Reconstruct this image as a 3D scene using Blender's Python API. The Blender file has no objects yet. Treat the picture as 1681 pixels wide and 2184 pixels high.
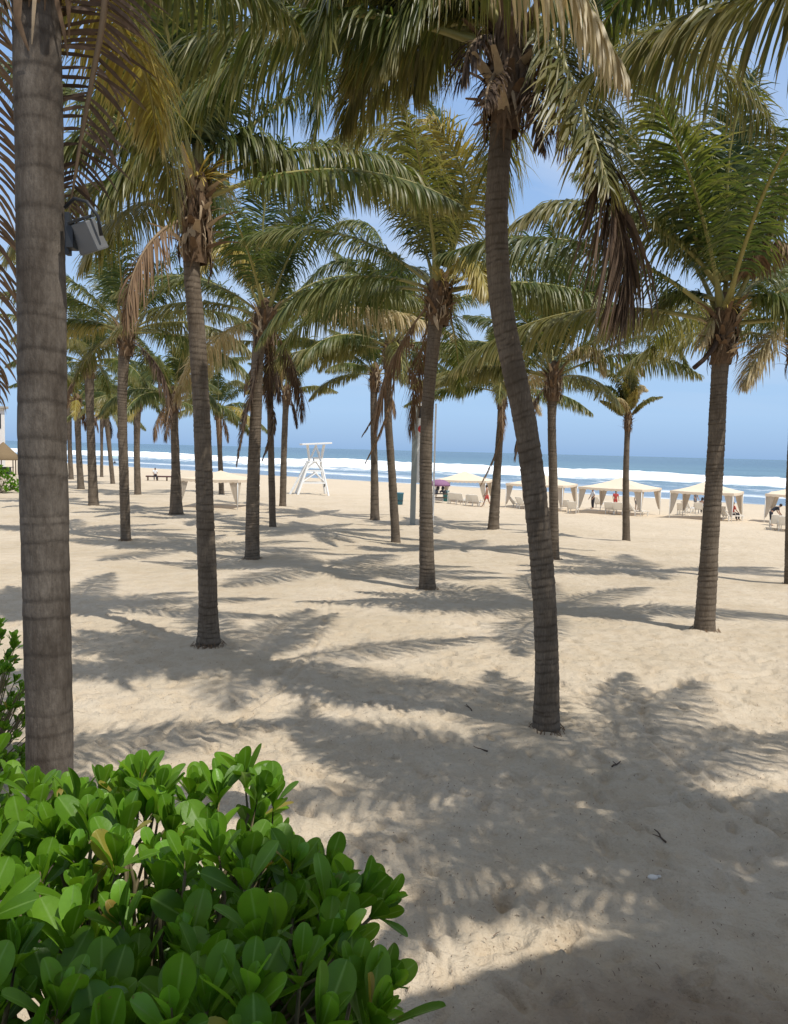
import bpy, bmesh, math, random
import numpy as np
from mathutils import Vector, Matrix

sc = bpy.context.scene
COL = sc.collection
R = math.radians
rnd = random.Random(7)
PI = math.pi

# ------------------------------------------------------------------ camera
EYE = 3.7
F = 1640.0                      # focal length in units of a 1681 x 2184 picture
cam_d = bpy.data.cameras.new('camera')
cam = bpy.data.objects.new('camera', cam_d); COL.objects.link(cam)
cam_d.sensor_fit = 'VERTICAL'; cam_d.sensor_height = 36.0
cam_d.lens = F/2184*36.0
cam_d.clip_start = 0.05; cam_d.clip_end = 60000
CR = Matrix.Rotation(R(90-4.6), 3, 'X') @ Matrix.Rotation(R(1.43), 3, 'Z')
cam.matrix_world = Matrix.Translation((0, 0, EYE)) @ CR.to_4x4()
sc.camera = cam

def ray(x, y):
    return CR @ Vector(((x-840.5)/F, -(y-1092)/F, -1.0))
def at(x, y, Y):
    """point seen at (x,y), Y metres ahead"""
    d = ray(x, y); t = Y/d.y
    return Vector((d.x*t, Y, EYE+d.z*t))

# ------------------------------------------------------------------ terrain
NX, NY = 0.633, 0.774           # direction from land to sea
def sval(x, y): return NX*x+NY*y
KS = np.array([-1e5, 10, 30, 58, 78, 92, 105, 140, 400, 1e5])
KZ = np.array([0, 0, -.30, -.75, -.95, -1.35, -2.02, -3.3, -8, -8])
def vnoise(x, y, seed=0):
    x = np.asarray(x, float); y = np.asarray(y, float)
    xi = np.floor(x); yi = np.floor(y); fx = x-xi; fy = y-yi
    fx = fx*fx*(3-2*fx); fy = fy*fy*(3-2*fy)
    def h(a, b):
        v = np.sin(a*127.1+b*311.7+seed*74.7)*43758.5453
        return v-np.floor(v)
    return ((h(xi, yi)*(1-fx)+h(xi+1, yi)*fx)*(1-fy)+(h(xi, yi+1)*(1-fx)+h(xi+1, yi+1)*fx)*fy)*2-1
def gbase(x, y): return np.interp(sval(np.asarray(x, float), np.asarray(y, float)), KS, KZ)
def gz(x, y):
    x = np.asarray(x, float); y = np.asarray(y, float)
    s = sval(x, y)
    k = np.clip((100-s)/20, 0, 1)
    z = gbase(x, y)
    z = z+k*(.085*vnoise(x/3.4, y/3.4, 1)+.035*vnoise(x/1.1, y/1.1, 2)+.016*vnoise(x/.42+3, y/.42, 3))
    return z
def gz1(x, y): return float(gz(x, y))
def ground(x, y):
    d = ray(x, y); t = 5.0
    for _ in range(60):
        p = d*t
        z = float(gbase(p.x, p.y))
        t += 0.7*((z-EYE)/d.z - t)
    p = d*t
    return Vector((p.x, p.y, gz1(p.x, p.y)))

# ------------------------------------------------------------------ materials
def mat(name):
    m = bpy.data.materials.new(name); m.use_nodes = True
    nt = m.node_tree; nt.nodes.clear()
    o = nt.nodes.new('ShaderNodeOutputMaterial')
    return m, nt, o
def N(nt, typ, **kw):
    n = nt.nodes.new(typ)
    for k, v in kw.items():
        if k in n.inputs: n.inputs[k].default_value = v
        else: setattr(n, k, v)
    return n
def L(nt, a, b): nt.links.new(a, b)
def ramp(nt, fac, stops):
    r = nt.nodes.new('ShaderNodeValToRGB')
    el = r.color_ramp.elements
    el[0].position, el[0].color = stops[0][0], (*stops[0][1], 1)
    el[1].position, el[1].color = stops[-1][0], (*stops[-1][1], 1)
    for p, c in stops[1:-1]:
        e = el.new(p); e.color = (*c, 1)
    L(nt, fac, r.inputs[0]); return r.outputs[0]
def mixc(nt, fac, a, b, blend='MIX'):
    m = nt.nodes.new('ShaderNodeMix'); m.data_type = 'RGBA'; m.blend_type = blend
    for k, v in ((0, fac), (6, a), (7, b)):
        if hasattr(v, 'links'): L(nt, v, m.inputs[k])
        else: m.inputs[k].default_value = v if k == 0 else (*v, 1)
    return m.outputs[2]
def noise(nt, scale, detail=4, rough=.55, vec=None, dist=0):
    n = N(nt, 'ShaderNodeTexNoise'); n.inputs['Scale'].default_value = scale
    n.inputs['Detail'].default_value = detail; n.inputs['Roughness'].default_value = rough
    n.inputs['Distortion'].default_value = dist
    if vec is not None: L(nt, vec, n.inputs['Vector'])
    return n.outputs['Fac']
def mrange(nt, v, a, b, c=0., d=1.):
    m = N(nt, 'ShaderNodeMapRange'); L(nt, v, m.inputs[0])
    for i, q in enumerate((a, b, c, d)): m.inputs[i+1].default_value = q
    return m.outputs[0]
def math_(nt, op, a, b=None):
    m = N(nt, 'ShaderNodeMath', operation=op)
    for i, v in enumerate((a, b)):
        if v is None: continue
        if hasattr(v, 'links'): L(nt, v, m.inputs[i])
        else: m.inputs[i].default_value = v
    return m.outputs[0]
def bump(nt, h, strength, dist):
    b = N(nt, 'ShaderNodeBump'); b.inputs['Strength'].default_value = strength
    b.inputs['Distance'].default_value = dist; L(nt, h, b.inputs['Height']); return b.outputs[0]
def simple(name, col, rough=.6, var=.15, scale=6, metal=0, spec=.4, trans=0):
    m, nt, o = mat(name)
    tc = N(nt, 'ShaderNodeTexCoord').outputs['Object']
    n = noise(nt, scale, 5, .6, tc)
    c = mixc(nt, n, tuple(v*(1-var) for v in col), tuple(min(1, v*(1+var)) for v in col))
    p = N(nt, 'ShaderNodeBsdfPrincipled', Roughness=rough, Metallic=metal)
    p.inputs['Specular IOR Level'].default_value = spec
    L(nt, c, p.inputs['Base Color'])
    if trans:
        t = N(nt, 'ShaderNodeBsdfTranslucent'); L(nt, c, t.inputs[0])
        mx = N(nt, 'ShaderNodeMixShader'); mx.inputs[0].default_value = trans
        L(nt, p.outputs[0], mx.inputs[1]); L(nt, t.outputs[0], mx.inputs[2]); L(nt, mx.outputs[0], o.inputs[0])
    else:
        L(nt, p.outputs[0], o.inputs[0])
    return m

def leaf_mat(name, a, b, tipc, trans=.40, rough=.42, tip_amt=.85, spec=.4, midrib=None, tm=(1.42, 1.36, .62)):
    m, nt, o = mat(name)
    tc = N(nt, 'ShaderNodeTexCoord').outputs['Object']
    n1 = noise(nt, 1.3, 4, .6, tc); n2 = noise(nt, 22, 2, .5, tc)
    va = N(nt, 'ShaderNodeAttribute'); va.attribute_name = 'var'; va = va.outputs['Fac']
    c = mixc(nt, mrange(nt, math_(nt, 'ADD', math_(nt, 'MULTIPLY', n1, .5), math_(nt, 'MULTIPLY', va, .5)), .25, .75), a, b)
    c = mixc(nt, mrange(nt, n2, .3, .7, 0, .35), c, tuple(x*.6 for x in a))
    at_ = N(nt, 'ShaderNodeAttribute'); at_.attribute_name = 'tip'
    k = math_(nt, 'MULTIPLY', math_(nt, 'POWER', at_.outputs['Fac'], 2.0), mrange(nt, math_(nt, 'ADD', n1, math_(nt, 'MULTIPLY', va, .3)), .4, .75, 0, tip_amt))
    c = mixc(nt, k, c, tipc)
    p = N(nt, 'ShaderNodeBsdfPrincipled', Roughness=rough)
    if midrib:
        ma = N(nt, 'ShaderNodeAttribute'); ma.attribute_name = 'mid'
        c = mixc(nt, mrange(nt, ma.outputs['Fac'], .0, .13, .65, 0), c, midrib)
        n3 = noise(nt, 60, 4, .6, tc); n4 = noise(nt, 9, 3, .5, tc)
        spot = math_(nt, 'MULTIPLY', mrange(nt, n3, .60, .68), mrange(nt, n4, .56, .62, 0, .8))
        c = mixc(nt, spot, c, (.16, .13, .04))
        L(nt, bump(nt, math_(nt, 'ADD', n3, mrange(nt, ma.outputs['Fac'], 0, .2, .6, 0)), .25, .004), p.inputs['Normal'])
    p.inputs['Specular IOR Level'].default_value = spec
    L(nt, c, p.inputs['Base Color'])
    t = N(nt, 'ShaderNodeBsdfTranslucent')
    c2 = mixc(nt, 1.0, c, tm, 'MULTIPLY')
    L(nt, c2, t.inputs[0])
    mx = N(nt, 'ShaderNodeMixShader'); mx.inputs[0].default_value = trans
    L(nt, p.outputs[0], mx.inputs[1]); L(nt, t.outputs[0], mx.inputs[2]); L(nt, mx.outputs[0], o.inputs[0])
    return m

M = {}
M['green'] = leaf_mat('palm_leaf_green', (.062, .10, .022), (.145, .17, .042), (.42, .34, .17))
M['deep'] = leaf_mat('palm_leaf_deep_green', (.042, .078, .023), (.10, .13, .034), (.26, .21, .08))
M['olive'] = leaf_mat('palm_leaf_olive', (.105, .12, .030), (.19, .18, .06), (.46, .37, .20))
M['yellow'] = leaf_mat('palm_leaf_yellow', (.40, .31, .07), (.34, .30, .07), (.52, .42, .24), trans=.36, tm=(1.2, 1.15, .8))
M['straw'] = leaf_mat('palm_leaf_straw', (.56, .46, .25), (.42, .34, .18), (.46, .36, .22), trans=.35, rough=.45, tm=(1.15, 1.12, 1.0))
M['dead'] = leaf_mat('palm_leaf_dead', (.27, .17, .095), (.15, .095, .058), (.34, .23, .14), trans=.2, rough=.7, spec=.2, tm=(1.1, 1.05, .95))
M['dark_dead'] = leaf_mat('palm_leaf_dark_dead', (.06, .04, .03), (.16, .105, .07), (.25, .17, .11), trans=.12, rough=.7, spec=.2)
M['rachis'] = simple('palm_rachis', (.27, .24, .075), .5, .3, 3)
M['rachis_dead'] = simple('palm_rachis_dead', (.22, .15, .085), .7, .35, 3)
M['fibre'] = simple('palm_sheath_fibre', (.15, .098, .06), .85, .55, 14, spec=.1)
M['stub'] = simple('palm_cut_stub', (.42, .32, .21), .8, .35, 20, spec=.1)
M['flower'] = simple('palm_flower', (.48, .36, .08), .6, .3, 8, trans=.2)

def trunk_mat(name, a, b, dark, ringk):
    m, nt, o = mat(name)
    tc = N(nt, 'ShaderNodeTexCoord').outputs['Object']
    mp = N(nt, 'ShaderNodeMapping'); mp.inputs['Scale'].default_value = (1, 1, .35); L(nt, tc, mp.inputs[0])
    n1 = noise(nt, 5, 6, .65, mp.outputs[0]); n2 = noise(nt, 45, 5, .7, mp.outputs[0]); n3 = noise(nt, 1.6, 3, .5, tc)
    mp2 = N(nt, 'ShaderNodeMapping'); mp2.inputs['Scale'].default_value = (30, 30, 1.5); L(nt, tc, mp2.inputs[0])
    n4 = noise(nt, 2.2, 4, .6, mp2.outputs[0])
    c = mixc(nt, mrange(nt, n1, .38, .64), a, b)
    c = mixc(nt, mrange(nt, n2, .35, .75, 0, .55), c, dark)
    c = mixc(nt, mrange(nt, n4, .5, .75, 0, .45 if ringk > .7 else .18), c, tuple(x*1.35 for x in b))
    c = mixc(nt, mrange(nt, n3, .5, .7, 0, .5), c, tuple(x*.6 for x in a))
    ra = N(nt, 'ShaderNodeAttribute'); ra.attribute_name = 'ring'
    c = mixc(nt, math_(nt, 'MULTIPLY', ra.outputs['Fac'], ringk), c, dark)
    p = N(nt, 'ShaderNodeBsdfPrincipled', Roughness=.9); p.inputs['Specular IOR Level'].default_value = .12
    L(nt, c, p.inputs['Base Color'])
    h = math_(nt, 'ADD', n2, math_(nt, 'MULTIPLY', n4, .8 if ringk > .7 else .3))
    L(nt, bump(nt, h, .8, .012), p.inputs['Normal']); L(nt, p.outputs[0], o.inputs[0])
    return m
M['trunk'] = trunk_mat('palm_bark', (.135, .105, .076), (.20, .16, .12), (.05, .037, .026), .75)
M['trunk_near'] = trunk_mat('palm_bark_smooth_grey', (.085, .068, .053), (.19, .16, .13), (.035, .027, .021), .42)

# sand
def make_sand():
    m, nt, o = mat('sand')
    g = N(nt, 'ShaderNodeNewGeometry').outputs['Position']
    n0 = noise(nt, .35, 4, .55, g); n1 = noise(nt, 2.3, 6, .6, g); n2 = noise(nt, 38, 4, .6, g); n3 = noise(nt, 170, 3, .6, g)
    c = mixc(nt, mrange(nt, n0, .35, .65), (.485, .405, .298), (.565, .48, .37))
    c = mixc(nt, mrange(nt, n1, .42, .72, 0, .5), c, (.43, .33, .22))
    c = mixc(nt, mrange(nt, n2, .52, .72, 0, .35), c, (.33, .245, .165))
    # small dark grit
    c = mixc(nt, mrange(nt, n3, .66, .74, 0, .55), c, (.16, .115, .08))
    # shell-pale, drier sand out towards the beach; wet sand at the water
    sp = N(nt, 'ShaderNodeSeparateXYZ'); L(nt, g, sp.inputs[0])
    s = math_(nt, 'ADD', math_(nt, 'MULTIPLY', sp.outputs[0], NX), math_(nt, 'MULTIPLY', sp.outputs[1], NY))
    c = mixc(nt, mrange(nt, s, 28, 60, 0, .65), c, (.61, .51, .385))
    sw = math_(nt, 'ADD', s, mrange(nt, noise(nt, .06, 3, .5, g), .3, .7, -6, 6))
    wet = mrange(nt, sw, 93, 101)
    c = mixc(nt, wet, c, (.20, .18, .155))
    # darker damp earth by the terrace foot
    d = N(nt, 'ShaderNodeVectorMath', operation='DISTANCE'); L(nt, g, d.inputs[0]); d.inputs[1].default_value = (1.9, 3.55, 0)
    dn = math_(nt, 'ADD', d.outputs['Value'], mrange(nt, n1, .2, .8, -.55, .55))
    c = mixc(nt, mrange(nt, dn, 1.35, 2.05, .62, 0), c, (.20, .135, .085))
    p = N(nt, 'ShaderNodeBsdfPrincipled'); L(nt, c, p.inputs['Base Color'])
    L(nt, mrange(nt, wet, 0, 1, .95, .32), p.inputs['Roughness'])
    L(nt, mrange(nt, wet, 0, 1, .08, .5), p.inputs['Specular IOR Level'])
    v = N(nt, 'ShaderNodeTexVoronoi', feature='SMOOTH_F1'); v.inputs['Scale'].default_value = 3.1
    v.inputs['Smoothness'].default_value = .6; v.inputs['Randomness'].default_value = 1
    gd = N(nt, 'ShaderNodeVectorMath', operation='ADD')
    nv = N(nt, 'ShaderNodeTexNoise'); nv.inputs['Scale'].default_value = 1.7; L(nt, g, nv.inputs['Vector'])
    sv = N(nt, 'ShaderNodeVectorMath', operation='SCALE'); L(nt, nv.outputs['Color'], sv.inputs[0]); sv.inputs['Scale'].default_value = .6
    L(nt, g, gd.inputs[0]); L(nt, sv.outputs[0], gd.inputs[1]); L(nt, gd.outputs[0], v.inputs['Vector'])
    n5 = noise(nt, 9, 5, .62, g)
    h = math_(nt, 'ADD', math_(nt, 'MULTIPLY', v.outputs['Distance'], .55), math_(nt, 'MULTIPLY', n5, .5))
    h = math_(nt, 'ADD', h, math_(nt, 'MULTIPLY', n2, .16))
    L(nt, bump(nt, h, .95, .10), p.inputs['Normal']); L(nt, p.outputs[0], o.inputs[0])
    return m
M['sand'] = make_sand()

def make_sea():
    m, nt, o = mat('sea_water')
    g = N(nt, 'ShaderNodeNewGeometry').outputs['Position']
    mp = N(nt, 'ShaderNodeMapping', vector_type='POINT'); L(nt, g, mp.inputs[0])
    mp.inputs['Rotation'].default_value = (0, 0, -math.atan2(NY, NX))     # x' = towards the sea, y' = along the shore
    sp = N(nt, 'ShaderNodeSeparateXYZ'); L(nt, mp.outputs[0], sp.inputs[0]); s = sp.outputs[0]
    def stretched(ky, kx, scale, det=5, rough=.6):
        q = N(nt, 'ShaderNodeMapping'); q.inputs['Scale'].default_value = (kx, ky, 1); L(nt, mp.outputs[0], q.inputs[0])
        return noise(nt, scale, det, rough, q.outputs[0])
    nA = stretched(.16, 1, .055, 5, .62); nB = stretched(.45, 1, .22, 5, .65); nC = stretched(.3, 1, .9, 4, .7)
    sj = math_(nt, 'ADD', math_(nt, 'ADD', s, mrange(nt, nA, .25, .75, -24, 24)), mrange(nt, stretched(.8, 1, .16, 5, .7), .3, .7, -13, 13))
    band = math_(nt, 'MULTIPLY', mrange(nt, sj, 146, 200), mrange(nt, sj, 250, 268, 1, 0))
    thr = math_(nt, 'SUBTRACT', 1.0, math_(nt, 'MULTIPLY', band, .745))
    mixn = math_(nt, 'ADD', math_(nt, 'MULTIPLY', nB, .6), math_(nt, 'MULTIPLY', nC, .4))
    foam = mrange(nt, math_(nt, 'SUBTRACT', mixn, math_(nt, 'MULTIPLY', thr, .72)), -.06, .1)
    # lacy lines of spent foam on the shallows and the swash edge
    sj2 = math_(nt, 'ADD', s, mrange(nt, nA, .25, .75, -7, 7))
    edge = math_(nt, 'MULTIPLY', mrange(nt, sj2, 101, 104), mrange(nt, sj2, 104, 108, 1, 0))
    edge2 = math_(nt, 'MULTIPLY', mrange(nt, sj2, 122, 126), mrange(nt, sj2, 126, 136, 1, 0))
    foam = math_(nt, 'MAXIMUM', foam, math_(nt, 'MULTIPLY', math_(nt, 'MAXIMUM', math_(nt, 'MULTIPLY', edge, .8), edge2), mrange(nt, nC, .38, .55)))
    caps = mrange(nt, stretched(.35, 1, .12, 4, .75), .70, .74, 0, .5)
    foam = math_(nt, 'MAXIMUM', foam, math_(nt, 'MULTIPLY', caps, mrange(nt, s, 260, 700, 1, 0)))
    deep = mixc(nt, mrange(nt, s, 260, 700), (.10, .20, .235), (.045, .115, .165))
    deep = mixc(nt, mrange(nt, stretched(.1, 1, .03, 4, .6), .35, .65, 0, .5), deep, (.045, .10, .145))
    wc = mixc(nt, mrange(nt, s, 120, 200), (.17, .23, .29), deep)
    p = N(nt, 'ShaderNodeBsdfPrincipled', Roughness=.25); p.inputs['Specular IOR Level'].default_value = .35
    L(nt, wc, p.inputs['Base Color'])
    h = math_(nt, 'ADD', stretched(.35, 1, .5, 4, .6), math_(nt, 'MULTIPLY', nC, .5))
    L(nt, bump(nt, h, .7, .6), p.inputs['Normal'])
    f = N(nt, 'ShaderNodeBsdfPrincipled', Roughness=.9); f.inputs['Base Color'].default_value = (.86, .88, .89, 1)
    f.inputs['Specular IOR Level'].default_value = .1
    L(nt, bump(nt, mixn, .5, .5), f.inputs['Normal'])
    mx = N(nt, 'ShaderNodeMixShader'); L(nt, foam, mx.inputs[0]); L(nt, p.outputs[0], mx.inputs[1]); L(nt, f.outputs[0], mx.inputs[2])
    L(nt, mx.outputs[0], o.inputs[0])
    return m
M['sea'] = make_sea()

M['hedge'] = leaf_mat('shrub_leaf', (.095, .215, .012), (.155, .30, .018), (.13, .32, .03), trans=.42, rough=.42, tip_amt=.5, spec=.3, midrib=(.22, .36, .09))
M['hedge_new'] = leaf_mat('shrub_leaf_new', (.17, .38, .03), (.24, .44, .04), (.2, .36, .04), trans=.45, rough=.33, tip_amt=.3, spec=.5, midrib=(.22, .36, .09))
M['hedge_dark'] = leaf_mat('shrub_leaf_old', (.068, .165, .010), (.10, .215, .013), (.10, .23, .018), trans=.36, rough=.36, tip_amt=.4, spec=.3, midrib=(.22, .36, .09))
M['hedge_yellow'] = leaf_mat('shrub_leaf_yellowing', (.34, .32, .05), (.42, .30, .06), (.3, .18, .06), trans=.4, midrib=(.5, .45, .15))
M['stem'] = simple('shrub_stem', (.16, .13, .07), .8, .4, 20)
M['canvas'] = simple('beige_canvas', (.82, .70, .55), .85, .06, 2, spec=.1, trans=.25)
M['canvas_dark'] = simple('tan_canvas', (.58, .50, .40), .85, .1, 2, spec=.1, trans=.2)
M['white'] = simple('white_paint', (.80, .80, .78), .5, .06, 4)
M['plastic'] = simple('white_plastic', (.72, .68, .61), .45, .08, 4)
M['grey_post'] = simple('grey_post', (.26, .285, .275), .5, .15, 3)
M['dark'] = simple('dark_paint', (.025, .027, .03), .5, .2, 6)
M['red'] = simple('red_paint', (.55, .05, .05), .5, .1, 5)
M['teal'] = simple('teal_plastic', (.035, .17, .19), .5, .15, 4)
M['blue'] = simple('blue_plastic', (.05, .17, .24), .5, .15, 4)
M['purple'] = simple('purple_cloth', (.30, .15, .26), .8, .35, 14, trans=.2)
M['thatch'] = simple('thatch', (.20, .145, .085), .95, .55, 25, spec=.05)
M['wood'] = simple('brown_wood', (.13, .085, .055), .75, .3, 8)
M['maroon'] = simple('maroon_vinyl', (.11, .045, .045), .5, .2, 6)
M['concrete'] = simple('concrete', (.34, .32, .29), .9, .2, 3)
M['soil'] = simple('soil', (.10, .07, .045), .95, .5, 15)
M['skin'] = simple('skin', (.33, .19, .125), .55, .08, 6)
M['hair'] = simple('hair', (.018, .013, .011), .5, .2, 20)
M['sh_white'] = simple('white_cloth', (.75, .75, .74), .85, .06, 6)
M['sh_red'] = simple('red_cloth', (.50, .07, .06), .85, .12, 6)
M['sh_dark'] = simple('dark_cloth', (.03, .032, .042), .85, .2, 6)
M['sh_grey'] = simple('grey_cloth', (.16, .165, .18), .85, .2, 6)
M['lamp_body'] = simple('lamp_housing', (.14, .14, .14), .5, .15, 9)
M['twig'] = simple('dry_twig', (.09, .06, .042), .9, .4, 20)
M['litter'] = simple('leaf_litter', (.17, .115, .075), .9, .6, 30)
M['pebble'] = simple('white_pebble', (.66, .62, .56), .7, .2, 20)
M['building'] = simple('white_wall', (.68, .66, .63), .8, .08, 1)

# ------------------------------------------------------------------ builders
def tag(o, label=None, cat=None, group=None, kind=None):
    if label: o['label'] = label
    if cat: o['category'] = cat
    if group: o['group'] = group
    if kind: o['kind'] = kind
    return o
def empty(name, loc, rz=0, label=None, cat=None, group=None):
    o = bpy.data.objects.new(name, None); COL.objects.link(o)
    o.empty_display_size = .2
    o.location = loc; o.rotation_euler = (0, 0, rz)
    return tag(o, label, cat, group)
def link_mesh(name, me, mats, parent=None, loc=(0, 0, 0), smooth=True):
    o = bpy.data.objects.new(name, me); COL.objects.link(o)
    for m in (mats if isinstance(mats, (list, tuple)) else [mats]): me.materials.append(m)
    if parent is not None: o.parent = parent
    o.location = loc
    if smooth and len(me.polygons):
        me.polygons.foreach_set('use_smooth', np.ones(len(me.polygons), bool))
    return o
def np_mesh(name, verts, faces, matidx=None, attrs=None):
    """verts (n,3) array, faces (m,4) array of quads"""
    me = bpy.data.meshes.new(name)
    verts = np.asarray(verts, np.float32); faces = np.asarray(faces, np.int32)
    me.vertices.add(len(verts)); me.vertices.foreach_set('co', verts.ravel())
    k = faces.shape[1]
    me.loops.add(faces.size); me.loops.foreach_set('vertex_index', faces.ravel())
    me.polygons.add(len(faces))
    me.polygons.foreach_set('loop_start', np.arange(0, faces.size, k, dtype=np.int32))
    if matidx is not None: me.polygons.foreach_set('material_index', np.asarray(matidx, np.int32))
    for n, a in (attrs or {}).items():
        t = me.attributes.new(n, 'FLOAT', 'POINT'); t.data.foreach_set('value', np.asarray(a, np.float32))
    me.update(calc_edges=True)
    return me

class MB:
    """collects simple solids into one mesh"""
    def __init__(s): s.bm = bmesh.new()
    def box(s, c, d, rot=None, taper=1.0):
        r = bmesh.ops.create_cube(s.bm, size=1.0)
        for v in r['verts']:
            k = taper if v.co.z > 0 else 1.0
            v.co = Vector((v.co.x*d[0]*k, v.co.y*d[1]*k, v.co.z*d[2]))
            if rot is not None: v.co = rot @ v.co
            v.co += Vector(c)
        return s
    def bar(s, a, b, r0, r1=None, n=8):
        a = Vector(a); b = Vector(b); r1 = r0 if r1 is None else r1
        d = b-a
        q = d.to_track_quat('Z', 'Y').to_matrix()
        rr = bmesh.ops.create_cone(s.bm, cap_ends=True, segments=n, radius1=r0, radius2=r1, depth=d.length)
        for v in rr['verts']: v.co = q @ v.co + (a+b)/2
        return s
    def tube(s, pts, rad, n=8):
        pts = [Vector(p) for p in pts]
        rings = []
        up = Vector((0.13, .21, 1))
        for i, p in enumerate(pts):
            t = (pts[min(i+1, len(pts)-1)]-pts[max(i-1, 0)]).normalized()
            x = t.cross(up); x = x.normalized() if x.length > 1e-4 else Vector((1, 0, 0)); y = t.cross(x)
            r = rad[i] if isinstance(rad, (list, tuple)) else rad
            rings.append([s.bm.verts.new(p+x*math.cos(2*PI*k/n)*r+y*math.sin(2*PI*k/n)*r) for k in range(n)])
        for a, b in zip(rings, rings[1:]):
            for k in range(n): s.bm.faces.new((a[k], a[(k+1) % n], b[(k+1) % n], b[k]))
        s.bm.faces.new(rings[0][::-1]); s.bm.faces.new(rings[-1])
        return s
    def ball(s, c, r, sx=1, sy=1, sz=1, sub=2):
        rr = bmesh.ops.create_icosphere(s.bm, subdivisions=sub, radius=r)
        for v in rr['verts']: v.co = Vector((v.co.x*sx, v.co.y*sy, v.co.z*sz))+Vector(c)
        return s
    def lathe(s, prof, n=24, c=(0, 0, 0)):
        rings = [[s.bm.verts.new((c[0]+r*math.cos(2*PI*k/n), c[1]+r*math.sin(2*PI*k/n), c[2]+z)) for k in range(n)] for r, z in prof]
        for a, b in zip(rings, rings[1:]):
            for k in range(n): s.bm.faces.new((a[k], a[(k+1) % n], b[(k+1) % n], b[k]))
        s.bm.faces.new(rings[0][::-1]); s.bm.faces.new(rings[-1])
        return s
    def poly(s, pts): s.bm.faces.new([s.bm.verts.new(p) for p in pts]); return s
    def build(s, name, m, parent=None, loc=(0, 0, 0), smooth=False, bevel=0):
        if bevel:
            bmesh.ops.bevel(s.bm, geom=list(s.bm.edges), offset=bevel, segments=2, affect='EDGES', profile=.6)
        bmesh.ops.recalc_face_normals(s.bm, faces=list(s.bm.faces))
        me = bpy.data.meshes.new(name); s.bm.to_mesh(me); s.bm.free()
        return link_mesh(name, me, m, parent, loc, smooth)

def dup_tree(root, loc, rz, label=None, group=None, cat=None):
    r = root.copy(); COL.objects.link(r); r.location = loc; r.rotation_euler = (0, 0, rz)
    tag(r, label, cat, group)
    for ch in list(root.children):
        c = ch.copy(); COL.objects.link(c); c.parent = r
        for g in ch.children:
            d = g.copy(); COL.objects.link(d); d.parent = c
    return r

# ------------------------------------------------------------------ setting: sand, sea
def make_sea_mesh():
    s = np.concatenate([np.arange(98, 300, .8), np.geomspace(300, 30000, 110)])
    u = np.concatenate([-np.geomspace(30000, 600, 30), np.linspace(-590, 400, 420), np.geomspace(410, 30000, 30)])
    S, U = np.meshgrid(s, u)
    jit = 14*vnoise(U/130, U*0+3, 9)+6*vnoise(U/40, U*0+1, 10)
    Z = np.full_like(S, -2.0)
    def crest(c, w, h, sd):
        amp = np.clip(.55+.9*vnoise(U/55, U*0+sd, 11+sd), .12, 1.2)
        d = (S-(c+jit+5*vnoise(U/25, U*0, 20+sd)))/w
        return h*amp*np.where(d < 0, np.exp(-(d*1.6)**2), np.exp(-(d*.8)**2))
    Z += crest(246, 7, 1.5, 1)+crest(214, 8, .8, 2)+crest(182, 8, .55, 3)+crest(150, 7, .3, 4)+crest(330, 16, .9, 5)+crest(420, 18, .6, 6)
    Z += np.clip((S-110)/60, 0, 1)*.10*vnoise(S/3, U/6, 30)
    Z += np.clip((S-160)/60, 0, 1)*np.clip((300-S)/50, 0, 1)*.22*vnoise(S/1.7, U/3, 31)
    X = NX*S-NY*U; Y = NY*S+NX*U
    n, k = S.shape
    idx = np.arange(n*k).reshape(n, k)
    faces = np.stack([idx[:-1, :-1], idx[:-1, 1:], idx[1:, 1:], idx[1:, :-1]], -1).reshape(-1, 4)
    me = np_mesh('sea', np.stack([X, Y, Z], -1).reshape(-1, 3), faces)
    o = link_mesh('sea', me, M['sea']); o['kind'] = 'structure'
make_sea_mesh()

# ------------------------------------------------------------------ palms
def catmull(P, n):
    P = np.asarray(P, float)
    if len(P) == 2: return P[0]+(P[1]-P[0])*np.linspace(0, 1, n)[:, None]
    Q = np.vstack([2*P[0]-P[1], P, 2*P[-1]-P[-2]])
    out = []
    m = len(P)-1
    for t in np.linspace(0, m-1e-6, n):
        i = int(t); f = t-i
        a, b, c, d = Q[i], Q[i+1], Q[i+2], Q[i+3]
        out.append(.5*((2*b)+(-a+c)*f+(2*a-5*b+4*c-d)*f*f+(-a+3*b-3*c+d)*f**3))
    return np.array(out)
def nrm(v): return v/np.maximum(np.linalg.norm(v, axis=-1, keepdims=True), 1e-9)
ZUP = np.array([0, 0, 1.0])

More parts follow.
